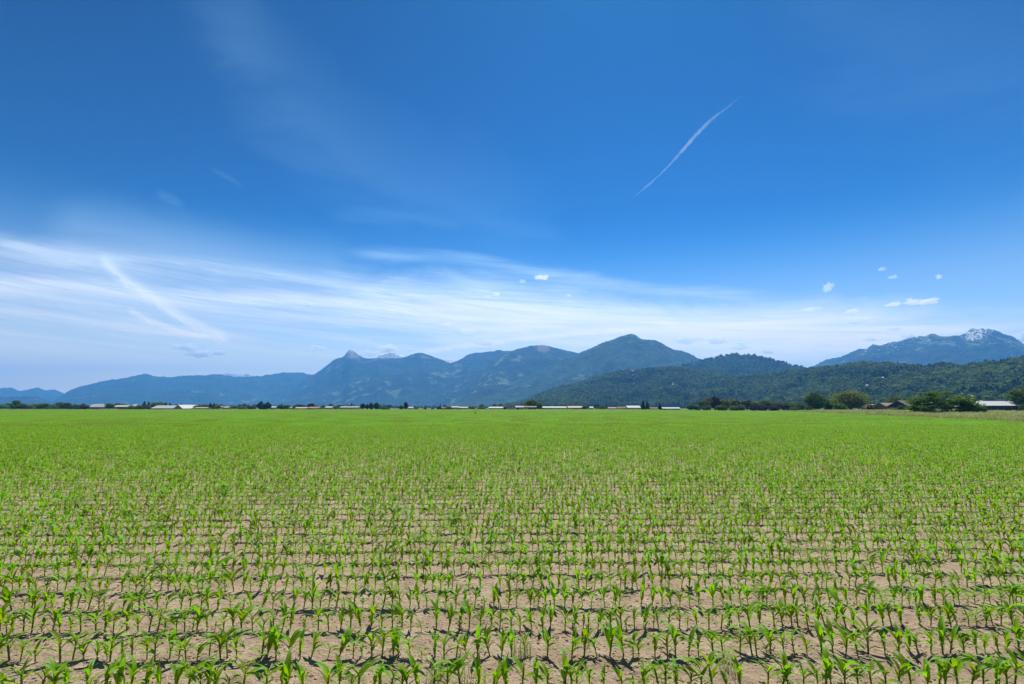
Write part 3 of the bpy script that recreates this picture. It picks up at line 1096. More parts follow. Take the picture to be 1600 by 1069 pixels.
GB = 'farm buildings across the valley floor'
BLD = [
    # name, label, category, px0, px1, top, eave, Y, depth, wall, roof, kw
    ('farm_house', 'pale grey roofed house beside the dark purple tree at the far left', 'house', 138, 164, 631.5, 636.0, 600, 14, 'mauve', 'lightgrey', dict(chimney=True)),
    ('barn', 'long barn with cream roof right of the round dark tree', 'barn', 177, 198, 633.2, 635.8, 610, 12, 'brown', 'cream', {}),
    ('house', 'small white roofed house peeping over low trees left of the tall conifers', 'house', 205, 212, 631.8, 634.6, 760, 9, 'grey', 'white', {}),
    ('barn', 'longest low barn with broad pale grey roof on the left', 'barn', 236, 272, 633.8, 638.0, 590, 22, 'grey', 'lightgrey', dict(wins=5)),
    ('barn', 'tall gabled barn with bright white roof slope and dark mauve end wall', 'barn', 274, 291, 632.8, 638.2, 585, 26, 'mauve', 'white', dict(ridge='y', wins=0, rz=R(-14))),
    ('house', 'white roofed house behind the tall gabled barn', 'house', 294, 305, 632.8, 635.6, 690, 10, 'palepink', 'white', {}),
    ('shed', 'low cream shed below the dark hedge on the left', 'shed', 304, 323, 636.6, 637.6, 575, 8, 'cream', 'cream', dict(wins=3)),
    ('shed', 'tiny white hut standing alone beyond the olive tree', 'shed', 344, 347, 634.6, 636.0, 620, 4, 'white', 'white', dict(wins=0)),
    ('house', 'tan house with white end right of the tiny white hut', 'house', 349, 357, 635.4, 637.0, 610, 7, 'tan', 'cream', {}),
    ('barn', 'white shed right behind the dark conifer pair', 'shed', 422, 431, 635.0, 636.8, 640, 9, 'white', 'white', {}),
    ('shed', 'small pale hut left of the cream greenhouse', 'shed', 452, 458, 635.6, 637.2, 650, 6, 'palegreen', 'lightgrey', dict(wins=1)),
    ('long_shed', 'low pale cream building right of the two dark green trees', 'shed', 461, 479, 636.4, 638.0, 590, 10, 'cream', 'cream', dict(wins=3)),
    ('house', 'house with orange roof under the dark red tree', 'house', 482, 498, 635.8, 637.8, 592, 9, 'cream', 'orange', dict(wins=3)),
    ('white_shed', 'short white building between the red tree and the long greenhouse', 'shed', 508, 518, 635.2, 637.0, 640, 9, 'white', 'white', {}),
    ('greenhouse', 'long thin white building left of the four dark trees', 'building', 531, 560, 635.4, 636.6, 640, 12, 'white', 'white', dict(wins=6)),
    ('house', 'small white roofed house beside the tall lone tree', 'house', 638, 645, 636.0, 637.4, 640, 8, 'paleblue', 'white', {}),
    ('farm_house', 'low tan house hemmed in by dark bushes', 'house', 689, 698, 636.0, 638.2, 585, 8, 'tan', 'brown', {}),
    ('greenhouse', 'white building just right of the bush ringed tan house', 'building', 705, 716, 635.2, 636.6, 650, 10, 'white', 'white', {}),
    ('greenhouse', 'long white building left of the person in the field', 'building', 717, 731, 635.9, 637.2, 640, 10, 'white', 'white', dict(wins=4)),
    ('long_shed', 'low white annex left of the tallest white block', 'building', 764, 787, 635.8, 637.6, 596, 12, 'white', 'white', dict(wins=3)),
    ('white_block', 'tallest flat roofed white block near the middle', 'building', 787, 805, 632.4, 632.4, 590, 14, 'white', 'white', dict(flat=True, wins=3)),
    ('long_shed', 'low cream wing between the white block and the red barn', 'building', 806, 818.5, 634.6, 636.4, 594, 12, 'cream', 'palepink', {}),
    ('red_barn', 'dark red barn with pinkish roof under the big green tree', 'barn', 820, 838, 634.8, 636.4, 575, 12, 'redbrown', 'pink', dict(wins=2)),
    ('greenhouse', 'longest pale blue greenhouse right of the big green tree', 'greenhouse', 847, 885, 635.4, 637.2, 585, 14, 'paleblue', 'white', dict(wins=8)),
    ('barn', 'barn with pale pink roof and dark front right of the long greenhouse', 'barn', 888, 911, 634.8, 637.2, 590, 15, 'brown', 'palepink', dict(wins=3)),
    ('house', 'small white house right of the dark tree behind the pink roofed barn', 'house', 922, 927, 635.6, 637.0, 620, 6, 'white', 'white', dict(wins=1)),
    ('shed', 'low brown roofed shed between small trees and grey green barn', 'shed', 951, 963, 636.4, 638.0, 590, 8, 'grey', 'mauve', {}),
    ('shed', 'brown shed next to the grey green barn', 'shed', 965, 978, 635.8, 638.0, 588, 8, 'brown', 'brown', {}),
    ('barn', 'grey green barn with pale roof left of the two dark conifers', 'barn', 981, 1001, 634.2, 637.2, 585, 16, 'palegreen', 'lightgrey', dict(wins=3)),
    ('house', 'low house with brown roof right of the two dark conifers', 'house', 1014, 1028, 636.6, 638.4, 580, 8, 'tan', 'brown', {}),
    ('greenhouse', 'long low white greenhouse left of the hedgerow', 'greenhouse', 1036, 1063, 636.8, 638.4, 575, 12, 'palegreen', 'white', dict(wins=5)),
    ('house', 'brown roofed house just right of the big olive willow', 'house', 1358, 1375, 631.8, 636.5, 345, 8, 'grey', 'tan', dict(ridge='y', wins=2)),
    ('house', 'house with pinkish hipped roof left of the dark gabled house', 'house', 1384, 1404, 629.8, 634.5, 335, 9, 'brown', 'pink', dict(wins=2, chimney=True)),
    ('dark_house', 'dark gabled house with brown barge boards beside the flowering bush', 'house', 1405, 1432, 626.0, 634.5, 322, 10, 'dark', 'slate', dict(ridge='y', wins=2, trim='tan', rz=R(-58))),
]
for nm, lb, ct, a, b, tp, ev, Y, dp, wl, rf, kw in BLD:
    building(nm, lb, ct, a, b, tp, ev, Y, dp, wl, rf, group=GB if Y > 400 else 'houses beside the grass bank', **kw)

# the long metal barn at the right edge, posts along a solid side wall coloured dark for its shade
bt = building('metal_barn', 'long barn with pale metal roof and side wall coloured dark as shade at the right edge', 'barn', 1534, 1625, 626.8, 633.8, 296, 15.5, 'shade_blueblack', 'metal', doors=0, wins=0)
hl_ = (at(1625, HORIZON, 296)[0] - at(1534, HORIZON, 296)[0]) / 2
for k in range(9):
    x = -hl_ + 1.0 + k * (2 * hl_ - 2.0) / 8
    obj('post', MB().box(x - .12, x + .12, -8.05, -7.80, 0.0, 3.8).mesh('post', bmat('brown')), bt)
obj('ridge_cap', MB().box(-hl_ - .5, hl_ + .5, -.3, .3, at(1580, 626.8, 296 + 7.75)[2] + .20, at(1580, 626.8, 296 + 7.75)[2] + .42).mesh('ridge_cap', bmat('orange')), bt)

for (hcode, hx, hy, hw, hl), p in zip(HILL_HOUSES, hill_pts):
    wdt = hw / FPX * p[1] * .75
    t = empty('hillside_house', (p[0], p[1], p[2] - 1.5), math.atan2(-p[0], p[1]))
    L, D, E, H = wdt / 2, 5.0, 4.5, 7.0
    pts = [(-L, -D, 0), (L, -D, 0), (L, D, 0), (-L, D, 0), (-L, -D, E), (L, -D, E), (L, D, E), (-L, D, E), (-L, 0, H - .3), (L, 0, H - .3)]
    obj('wall', MB().poly(pts, [(0, 1, 5, 4), (1, 2, 6, 9, 5), (2, 3, 7, 6), (3, 0, 4, 8, 7), (4, 5, 9, 8), (6, 7, 8, 9)]).mesh('wall', bmat('cream')), t)
    for s in (-1, 1):
        obj('roof_slope', MB().poly([(-L - .6, s * 5.6, E - .35), (L + .6, s * 5.6, E - .35), (L + .6, 0, H), (-L - .6, 0, H), (-L - .6, s * 5.6, E), (L + .6, s * 5.6, E), (L + .6, 0, H + .35), (-L - .6, 0, H + .35)],
                                    [(0, 1, 2, 3), (7, 6, 5, 4), (4, 5, 1, 0), (5, 6, 2, 1), (7, 4, 0, 3), (6, 7, 3, 2)]).mesh('roof_slope', bmat('lightgrey')), t)
    for k in (-.5, .5):
        wn = obj('window', MB().box(L * k - 1, L * k + 1, -D - .08, -D - .01, 2.2, 4.2).mesh('window', M['window']), t)
    tag(t, hl, 'house', 'houses on the wooded hills')

# lattice mast on the near hill's crest
p = slope_point(HH, 1578, 566)
t = empty('radio_mast', (p[0], p[1], p[2] - 2))
mh = at(1578, 552.5, p[1])[2] - p[2] + 2
mast = MB()
for k in range(3):
    a = k * 2.094
    mast.tube([(1.5 * math.cos(a), 1.5 * math.sin(a), 0), (.7 * math.cos(a), .7 * math.sin(a), mh)], [.35, .25], 5)
nb = 10
for i in range(nb):
    z0, z1 = mh * i / nb, mh * (i + 1) / nb
    for k in range(3):
        a, b = k * 2.094, (k + 1) * 2.094
        r0, r1 = 1.5 - .8 * i / nb, 1.5 - .8 * (i + 1) / nb
        mast.tube([(r0 * math.cos(a), r0 * math.sin(a), z0), (r1 * math.cos(b), r1 * math.sin(b), z1)], [.14, .14], 4)
obj('lattice', mast.mesh('lattice', bmat('grey')), t)
obj('antenna', MB().tube([(0, 0, mh - 1), (0, 0, mh + 4)], [.3, .15], 6).mesh('antenna', bmat('white')), t)
tag(t, 'thin radio mast on the skyline of the near wooded hill', 'mast')

# ------------------------------------------------------------------ trees and bushes along the horizon
def tree(label, px, w, top, Y, shape, col, var=0, name=None, cat='tree', group=None, base=-0.1):
    c = at(px, HORIZON, Y)
    h = at(px, top, Y)[2] - base
    wd = w / FPX * Y * 1.06
    nm = name or {'cone': 'conifer_tree', 'bush': 'bush', 'poplar': 'poplar_tree'}.get(shape, 'broadleaf_tree')
    t = empty(nm, (c[0], Y, base), random.random() * 6.28)
    obj('crown', crown(shape, col, var), t, scale=(wd, wd, h))
    obj('trunk', trunk(shape), t, scale=(wd * .8 if shape != 'cone' else wd, wd * .8 if shape != 'cone' else wd, h * (0.95 if shape != 'bush' else 0.8)))
    tag(t, label, 'bush' if shape == 'bush' else cat, group)
    return t


GH = 'trees along the left field end'
left_hedge = [
    (4, 14, 632.0, 'bush', 'green', 'rounded green bush at the left end of the far hedge'),
    (14, 12, 630.8, 'oval', 'dark_green', 'dark tree just left of the tallest tree in the left hedge'),
    (24, 10, 625.2, 'oval', 'dark_green', 'tallest pointed tree standing out of the left hedge'),
    (34, 12, 630.2, 'round', 'dark_green', 'dark tree touching the right side of the tallest hedge tree'),
    (45, 13, 631.2, 'bush', 'green', 'second bush right of the tallest hedge tree'),
    (57, 13, 630.6, 'bush', 'dark_green', 'dark bush midway along the left hedge'),
    (69, 13, 629.6, 'round', 'dark_green', 'domed dark tree above the small lone bush'),
    (83, 13, 631.0, 'bush', 'bright_green', 'lighter green bush in the left hedge'),
    (94, 12, 628.2, 'round', 'dark_green', 'left of two rounded crowns near the hedge end'),
    (103, 13, 629.0, 'round', 'green', 'right of two rounded crowns near the hedge end'),
    (114, 12, 631.4, 'bush', 'olive', 'olive bush near the right end of the left hedge'),
    (123, 10, 631.0, 'bush', 'dark_green', 'last dark bush of the left hedge, beside the purple tree'),
]
for i, (px, w, tp, sh, cl, lb) in enumerate(left_hedge):
    tree(lb, px, w * 1.25, tp, 600 + (i % 3) * 14, sh, cl, i % 3, group=GH)
for i in range(7):
    pass
GT = 'trees among the farm buildings'
TREES = [
    (75, 10, 636.2, 570, 'bush', 'dark_green', 'small lone dark bush standing in front of the left hedge'),
    (132, 12, 633.0, 590, 'round', 'purple', 'dark purple tree left of the pale grey roofed house'),
    (171, 11, 630.0, 592, 'round', 'dark_green', 'round dark tree between the grey roofed house and cream roofed barn'),
    (184, 9, 629.8, 680, 'round', 'conifer', 'dark crown showing above the cream roofed barn'),
    (193, 10, 631.0, 690, 'round', 'dark_green', 'low dark crown behind the right end of the cream barn'),
    (207, 11, 633.4, 600, 'bush', 'green', 'green bush below the small white roofed house'),
    (217, 9, 633.0, 600, 'bush', 'dark_green', 'dark bush left of the tall conifers'),
    (225, 6.5, 626.8, 640, 'cone', 'conifer', 'left of the two tall conifers behind the long grey barn'),
    (232, 6.5, 627.6, 640, 'cone', 'conifer', 'right of the two tall conifers behind the long grey barn'),
    (229, 9, 632.4, 598, 'round', 'olive', 'pale olive tree at the foot of the tall conifers'),
    (248, 20, 628.0, 660, 'round', 'bright_green', 'broad olive green tree behind the long grey barn'),
    (239, 10, 630.6, 670, 'round', 'dark_green', 'dark tree left of the broad olive green one'),
    (259, 6, 629.0, 650, 'cone', 'conifer', 'dark conifer right of the broad olive green tree'),
    (265, 4.5, 629.2, 650, 'cone', 'conifer', 'thin conifer above the white gabled barn'),
    (290, 8, 632.4, 640, 'bush', 'bright_green', 'light green bush behind the white gabled barn'),
    (310, 13, 632.0, 600, 'bush', 'dark_green', 'left dark bush behind the low cream shed'),
    (320, 14, 631.8, 600, 'bush', 'dark_green', 'right dark bush behind the low cream shed'),
    (328.5, 6, 629.0, 600, 'cone', 'conifer', 'left of two dark conifers beside the low cream shed'),
    (334.5, 4.5, 629.4, 600, 'cone', 'conifer', 'right thinner conifer beside the low cream shed'),
    (339, 9, 633.0, 598, 'round', 'olive', 'olive tree right of the thin conifer'),
    (352, 10, 633.8, 700, 'bush', 'dark_green', 'low dark bush behind the tan house'),
    (365, 13, 633.6, 760, 'bush', 'dark_green', 'first of three far low tree clumps left of the conifer pair'),
    (379, 13, 633.9, 760, 'bush', 'green', 'second of three far low tree clumps left of the conifer pair'),
    (394, 12, 633.2, 760, 'bush', 'dark_green', 'far tree clump touching the dark conifer pair'),
    (407, 10, 626.6, 600, 'poplar', 'conifer', 'left and taller tree of the dark pair'),
    (418, 9, 627.6, 600, 'poplar', 'conifer', 'right tree of the dark tall pair'),
    (413, 8, 631.5, 610, 'bush', 'purple', 'dark purple bush between the two tall dark trees'),
    (439, 10, 632.0, 590, 'round', 'dark_green', 'left of two low dark green trees'),
    (448, 10, 632.4, 590, 'round', 'green', 'right of two low dark green trees'),
    (462, 8, 633.6, 640, 'round', 'dark_green', 'small dark tree behind the pale cream building'),
    (470, 6, 632.4, 640, 'round', 'conifer', 'pointed little tree behind the right end of the cream building'),
    (486, 9.5, 629.6, 606, 'round', 'red', 'dark red rounded tree above the orange roof'),
    (502, 8, 636.2, 592, 'bush', 'green', 'low green bush right of the orange roofed house'),
    (525, 9, 634.4, 720, 'bush', 'dark_green', 'far dark bush left of the long white building'),
    (545, 16, 633.8, 760, 'bush', 'dark_green', 'far low trees behind the long thin white building'),
    (567, 7, 630.0, 600, 'oval', 'conifer', 'first of the four dark trees in a row'),
    (573.5, 5, 630.6, 600, 'poplar', 'conifer', 'second and thinnest of the four dark trees'),
    (580, 6.5, 628.4, 600, 'poplar', 'conifer', 'third of the four dark trees'),
    (588, 8, 628.8, 600, 'oval', 'conifer', 'fourth and widest of the four dark trees'),
    (598, 9, 635.0, 590, 'bush', 'dark_green', 'low dark bush right of the four dark trees'),
    (605, 7, 636.4, 590, 'bush', 'green', 'smallest bush right of the four dark trees'),
    (627, 7, 633.4, 592, 'round', 'dark_green', 'short dark tree left of the tall lone tree'),
    (634, 6, 628.0, 600, 'oval', 'conifer', 'tall lone tree beside the small white roofed house'),
    (650, 6, 635.4, 590, 'bush', 'green', 'green bush right of the small white roofed house'),
    (664, 5, 636.2, 590, 'bush', 'dark_green', 'small dark bush standing alone between houses'),
    (676, 5, 636.8, 590, 'bush', 'green', 'tiny green bush left of the bush ringed house'),
    (686, 7, 634.2, 584, 'bush', 'dark_green', 'dark bush at the left of the low tan house'),
    (688, 4, 631.6, 600, 'cone', 'conifer', 'thin conifer behind the left of the low tan house'),
    (695, 6, 632.2, 600, 'oval', 'dark_green', 'dark tree behind the low tan house'),
    (701, 11, 634.8, 582, 'bush', 'dark_green', 'wide dark bush at the right of the low tan house'),
    (737, 10, 635.0, 620, 'bush', 'dark_green', 'dark bush behind the person in the field'),
    (752, 12, 635.4, 640, 'bush', 'dark_green', 'low dark bush between the person and the white annex'),
    (831, 17, 623.6, 596, 'round', 'green', 'big round green tree behind the red barn'),
    (843, 10, 628.6, 588, 'oval', 'bright_green', 'lighter tree touching the big round green tree'),
    (860, 9, 632.8, 740, 'bush', 'dark_green', 'dark bush behind the long pale blue greenhouse'),
    (880, 11, 631.0, 760, 'round', 'green', 'left of two far crowns behind the greenhouses'),
    (893, 12, 631.2, 760, 'round', 'olive', 'right of two far crowns behind the greenhouses'),
    (914, 9, 633.6, 588, 'round', 'dark_green', 'dark tree at the right end of the pink roofed barn'),
    (934, 7, 635.0, 600, 'bush', 'green', 'green bush right of the small white house'),
    (941, 10, 634.2, 590, 'bush', 'dark_green', 'dark bush midway to the brown sheds'),
    (957, 12, 633.6, 680, 'bush', 'purple', 'purplish trees behind the low brown roofed shed'),
    (972, 11, 633.6, 680, 'bush', 'dark_green', 'dark trees behind the brown shed'),
    (1005, 7.5, 625.0, 570, 'cone', 'conifer', 'left taller conifer right of the grey green barn'),
    (1011.5, 7, 627.4, 570, 'cone', 'conifer', 'right shorter conifer right of the grey green barn'),
    (1031, 6, 629.8, 572, 'cone', 'conifer', 'small dark conifer left of the long white greenhouse'),
    (1080, 16, 631.4, 480, 'round', 'dark_green', 'dark round tree standing just left of the hedgerow'),
    (1090, 8, 636.0, 480, 'bush', 'dark_green', 'small dark bush between the round tree and the hedgerow'),
    # the hedgerow
    (1099, 18, 624.6, 486, 'round', 'dark_green', 'dark tree at the left end of the hedgerow'),
    (1104, 12, 632.4, 470, 'bush', 'grey_green', 'pale grey green shrub at the foot of the hedgerow'),
    (1110, 16, 620.0, 492, 'round', 'grey_green', 'pale crown rising behind the left of the hedgerow'),
    (1118, 15, 619.4, 482, 'oval', 'purple', 'tallest dark purplish tree of the hedgerow'),
    (1130, 20, 623.6, 486, 'round', 'olive', 'olive crown right of the tallest purplish tree'),
    (1128, 16, 632.0, 468, 'bush', 'dark_green', 'dark bush in front of the olive hedgerow crown'),
    (1143, 20, 622.8, 494, 'round', 'olive', 'second olive crown in the middle of the hedgerow'),
    (1146, 12, 633.2, 468, 'bush', 'green', 'low green bush in the middle of the hedgerow'),
    (1153, 9, 625.0, 490, 'oval', 'conifer', 'dark pointed tree right of the olive crowns'),
    (1157, 13, 630.6, 466, 'bush', 'bright_green', 'bright green shrub before the purple tree'),
    (1167, 17, 624.6, 478, 'round', 'purple', 'round dark purple tree of the hedgerow'),
    (1179, 13, 627.0, 472, 'round', 'bright_green', 'yellowish green tree right of the round purple one'),
    (1176, 11, 633.0, 460, 'bush', 'purple', 'low purple shrub under the yellowish green tree'),
    (1196, 19, 624.8, 490, 'round', 'dark_green', 'dark rounded crown behind the purple shrubs'),
    (1191, 17, 630.4, 462, 'bush', 'purple', 'wide purple shrub left of the pale post gap'),
    (1214, 18, 627.4, 488, 'round', 'olive', 'dull olive tree in the right half of the hedgerow'),
    (1209, 17, 632.2, 456, 'bush', 'purple', 'purple shrub before the dull olive tree'),
    (1230, 14, 627.2, 480, 'round', 'dark_green', 'dark tree near the right end of the hedgerow'),
    (1229, 13, 631.0, 450, 'bush', 'purple', 'last purple shrub of the hedgerow'),
    (1241, 14, 627.6, 470, 'round', 'green', 'green tree near the right end of the hedgerow'),
    (1250, 14, 628.2, 440, 'bush', 'dark_green', 'dark bush joining the hedgerow to the round dark tree'),
    (1240, 11, 635.6, 430, 'bush', 'olive', 'small tan olive shrub at the right hedgerow foot'),
    # right of the hedgerow
    (1291, 15, 621.6, 338, 'oval', 'bright_green', 'bright green tree at the right side of the round dark tree'),
    (1300, 12, 630.0, 335, 'bush', 'dark_green', 'dark bush left of the big olive willow'),
    (1312, 17, 628.0, 318, 'bush', 'green', 'green bush at the lower left of the big willow'),
    (1263, 10, 633.4, 322, 'bush', 'grey_green', 'pale shrub at the left foot of the round dark tree'),
    (1360, 8, 631.0, 325, 'bush', 'olive', 'small bush in front of the brown roofed house'),
    (1401, 22, 618.4, 355, 'round', 'bright_green', 'green tree behind the pinkish roofed house'),
    (1424, 16, 619.6, 360, 'round', 'green', 'green crown behind the dark gabled house'),
    (1397, 14, 636.6, 318, 'bush', 'bright_green', 'bright low bush before the pinkish roofed house'),
    (1407, 8, 633.0, 312, 'bush', 'dark_green', 'dark bush at the left wall of the dark gabled house'),
    (1606, 42, 603.5, 300, 'round', 'dark_green', 'large dark tree cut off by the right edge above the barn'),
    (1598, 8, 629.6, 285, 'bush', 'olive', 'small bush before the right end of the metal barn'),
    (1500, 8, 624.5, 400, 'bush', 'dark_green', 'dark crown behind the left end of the metal barn'),
]
for i, (px, w, tp, Y, sh, cl, lb) in enumerate(TREES):
    g_ = 'hedgerow right of centre' if 1095 < px < 1256 else (GT if Y > 400 else 'trees beside the grass bank')
    tree(lb, px, w * 1.15, tp, Y, sh, cl, i % 3, group=g_)


def hero(label, name, px, w, top, Y, shape, mat, clumps, per, leaf, seed, base=0.2, flowers=0):
    c = at(px, HORIZON, Y)
    h = at(px, top, Y)[2] - base
    wd = w / FPX * Y * 1.04
    t = empty(name, (c[0], Y, base), math.atan2(-c[0], Y))
    obj('crown', crown_mesh('crown', mat, seed, shape, clumps, per, leaf), t, scale=(wd, wd * .85, h))
    obj('trunk', trunk('bush' if shape == 'elder' else 'round'), t, scale=(wd * .8, wd * .8, h * (.6 if shape == 'elder' else .9)))
    if flowers:
        rng = random.Random(seed)
        mb = MB()
        for _ in range(16):
            a, r = rng.random() * 6.28, math.sqrt(rng.random()) * .5
            x, y = math.cos(a) * r, math.sin(a) * r
            z = .16 * (1 - (r / .5) ** 2)
            mb.poly([(x - .13, y - .1, z), (x + .12, y - .13, z + .03), (x + .13, y + .11, z), (x - .1, y + .13, z + .04), (x, y, z + .1)], [(0, 1, 4), (1, 2, 4), (2, 3, 4), (3, 0, 4), (3, 2, 1, 0)])
        fm = mb.mesh('flower_cluster', M['flower'])
        for k in range(flowers):
            a = rng.uniform(-math.pi, 0) if k < flowers * .8 else rng.uniform(0, math.pi)
            el = rng.uniform(-.15, 1.1)
            x, y, z = math.cos(a) * math.cos(el) * .5 * wd, math.sin(a) * math.cos(el) * .43 * wd, h * (.42 + .5 * math.sin(el))
            s = rng.uniform(.45, .95)
            obj('flower_cluster', fm, t, (x, y, z), (rng.uniform(-.2, .5), rng.uniform(-.3, .3), 0), (s, s, s))
    tag(t, label, 'bush' if shape == 'elder' else 'tree', 'trees beside the grass bank')
    return t


M['flower'] = mat_plain('cream_flowers', (0.46, 0.48, 0.36), 0.8, 0.1, 0.1, 5.0)
M['elder'] = leafmat('elder_leaves', (0.028, 0.070, 0.013), (0.12, 0.22, 0.036), 0.32)
M['willow'] = leafmat('willow_leaves', (0.070, 0.100, 0.026), (0.20, 0.245, 0.075), 0.35)
hero('big dark spreading bush with pale flower clusters at the field corner', 'elder_bush', 1474, 90, 609.5, 172, 'elder', M['elder'], 130, 110, 0.030, 5, 0.2, 20)
hero('large rounded olive green willow tree beside the grass bank', 'willow_tree', 1330, 58, 607.2, 330, 'willow', M['willow'], 90, 110, 0.028, 6)
hero('round dark leafy tree at the near end of the hedgerow', 'broadleaf_tree', 1272, 32, 613.2, 330, 'round', M['dark_green'], 60, 100, 0.038, 7)

# rough grass along the far end of the field
N = 2600
my = FAR_Y + rng.uniform(-2, 14, N)
mx = rng.uniform(-640, 160, N)
rot = np.zeros((N, 3)); rot[:, 2] = rng.uniform(0, 6.28, N)
ms = (0.5 + 1.6 * vnoise(mx / 22.0, my / 9.0, 6)) * rng.uniform(0.5, 1.1, N)
gn_scatter('field_margin_grass', 'rough grass margin along the far end of the corn field', np.stack([mx, my, np.full(N, -0.05)], 1), rng.integers(0, 2, N), rot, ms,
           [grass_tuft(90 + i, 40, 0.8, 1.3, 0.05) for i in range(2)])

# far tree belts that merge into one dark line at the foot of the mountains
rng = np.random.default_rng(5)
nb_ = 2600
by = rng.uniform(820, 3000, nb_)
bx = by * rng.uniform(-1.15, 0.42, nb_)
keep = vnoise(bx / 160.0, by / 420.0, 9) > 0.40
bx, by = bx[keep], by[keep]
nn = len(bx)
bi = rng.choice([0, 1, 2, 3, 5, 6], nn)
bh = rng.uniform(4.5, 10, nn)
rot = np.zeros((nn, 3)); rot[:, 2] = rng.uniform(0, 6.28, nn)
gn_scatter('far_treeline', 'far dark belt of trees at the foot of the mountains', np.stack([bx, by, np.full(nn, -0.3)], 1), bi, rot, np.stack([bh * .9, bh * .9, bh], 1), FS)

# ------------------------------------------------------------------ person far out in the field
def person():
    Y = 190.0
    c = at(742.5, HORIZON, Y)
    t = empty('person', (c[0], Y, 0.0), R(200))
    J = {'pelvis': (0, 0, .95), 'chest': (0, .02, 1.28), 'neck': (0, .02, 1.48), 'head': (0, -.01, 1.60), 'top': (0, 0, 1.74),
         'shl': (.19, 0, 1.42), 'ell': (.27, .03, 1.14), 'hal': (.25, -.10, .92), 'shr': (-.19, 0, 1.42), 'elr': (-.28, .05, 1.15), 'har': (-.24, -.06, .92),
         'hpl': (.10, 0, .92), 'knl': (.15, -.08, .50), 'anl': (.20, -.02, .09), 'tol': (.22, -.18, .04), 'hpr': (-.10, 0, .92), 'knr': (-.15, .02, .50), 'anr': (-.22, .10, .09), 'tor': (-.24, -.06, .04)}
    rad = dict(pelvis=.15, chest=.17, neck=.06, head=.10, top=.085, shl=.075, ell=.05, hal=.045, shr=.075, elr=.05, har=.045, hpl=.11, knl=.07, anl=.05, tol=.045, hpr=.11, knr=.07, anr=.05, tor=.045)
    E = [('pelvis', 'chest'), ('chest', 'neck'), ('neck', 'head'), ('head', 'top'), ('chest', 'shl'), ('shl', 'ell'), ('ell', 'hal'), ('chest', 'shr'), ('shr', 'elr'), ('elr', 'har'),
         ('pelvis', 'hpl'), ('hpl', 'knl'), ('knl', 'anl'), ('anl', 'tol'), ('pelvis', 'hpr'), ('hpr', 'knr'), ('knr', 'anr'), ('anr', 'tor')]
    names = list(J)
    me = bpy.data.meshes.new('body')
    me.from_pydata([J[k] for k in names], [(names.index(a), names.index(b)) for a, b in E], [])
    m, T = material('clothing_and_skin')
    gg = T.n('ShaderNodeTexCoord')
    s = T.n('ShaderNodeSeparateXYZ')
    T.link(gg.outputs['Object'], s.inputs[0])
    col = T.mix(T.math('GREATER_THAN', s.outputs[2], 1.08), (0.02, 0.02, 0.025), (0.55, 0.60, 0.66))
    col = T.mix(T.math('GREATER_THAN', s.outputs[2], 1.50), col, (0.42, 0.27, 0.20))
    finish(T, principled(T, col, 0.8, 0.2))
    me.materials.append(m)
    b = obj('body', me, t)
    sk = b.modifiers.new('skin', 'SKIN')
    for i, k in enumerate(names):
        me.skin_vertices[0].data[i].radius = (rad[k], rad[k] * .85)
    me.skin_vertices[0].data[0].use_root = True
    sb = b.modifiers.new('round', 'SUBSURF')
    sb.levels = sb.render_levels = 1
    mb = MB().tube([(0, 0, 1.66), (0, 0.01, 1.72), (0, .01, 1.79)], [.125, .125, .06], 10)
    obj('hair', mb.mesh('hair', bmat('dark'), True), t)
    tag(t, 'person in light top and dark trousers standing far out in the corn', 'person')


person()

# ------------------------------------------------------------------ corn
ROW, STEP, TILT = 0.75, 0.130, R(1.0)
ROW0 = 5.66


def leaf_shape(L, wd, a0, bend, segs, two=True, twist=0.0, seed=0):
    """leaf growing from the origin towards +x and up; a0, bend measured from the vertical"""
    rng = random.Random(seed)
    x = z = 0.0
    V, F, t = [], [], []
    for i in range(segs + 1):
        s = i / segs
        a = a0 + bend * s ** 1.5
        w = wd * (math.sin(math.pi * min(1.0, 0.16 + 0.84 * s) ** 0.85) ** 0.8) if s < 1 else 0.001
        w = max(w, 0.0012)
        tw = twist * s
        cs, sn = math.cos(tw), math.sin(tw)
        fold = 0.45 * w * (1 - 0.5 * s)
        wav = math.sin(s * 9 + seed) * w * 0.16
        nx, nz = -math.cos(a), math.sin(a)      # upper side of the leaf
        for k, (lat, up) in enumerate(((-w, fold + wav), (0, 0), (w, fold - wav)) if two else ((-w, 0), (w, 0))):
            yy = lat * cs
            uu = up + lat * sn
            V.append((x + nx * uu, yy, z + nz * uu))
            t.append(s)
        if i < segs:
            dl = L / segs
            x += math.sin(a) * dl
            z += math.cos(a) * dl
    k = 3 if two else 2
    for i in range(segs):
        for j in range(k - 1):
            F.append((i * k + j, (i + 1) * k + j, (i + 1) * k + j + 1, i * k + j + 1))
    return V, F, t


LEAF_KIND = []     # (length, halfwidth, a0, bend, twist)
rl = random.Random(4)
for i in range(9):     # inner upright
    LEAF_KIND.append(('up', rl.uniform(.20, .28), rl.uniform(.017, .025), R(rl.uniform(10, 24)), R(rl.uniform(35, 105)), rl.uniform(-.7, .7)))
for i in range(10):     # arching middle leaves
    LEAF_KIND.append(('mid', rl.uniform(.25, .33), rl.uniform(.021, .030), R(rl.uniform(24, 48)), R(rl.uniform(55, 110)), rl.uniform(-.9, .9)))
for i in range(4):     # lowest, small, drooping
    LEAF_KIND.append(('low', rl.uniform(.15, .23), rl.uniform(.010, .016), R(rl.uniform(38, 58)), R(rl.uniform(60, 95)), rl.uniform(-.5, .5)))
KI = {k: [i for i, q in enumerate(LEAF_KIND) if q[0] == k] for k in ('up', 'mid', 'low')}


def leaf_data(i, segs, two=True):
    q = LEAF_KIND[i]
    return leaf_shape(q[1], q[2], q[3], q[4], segs, two, q[5], i)


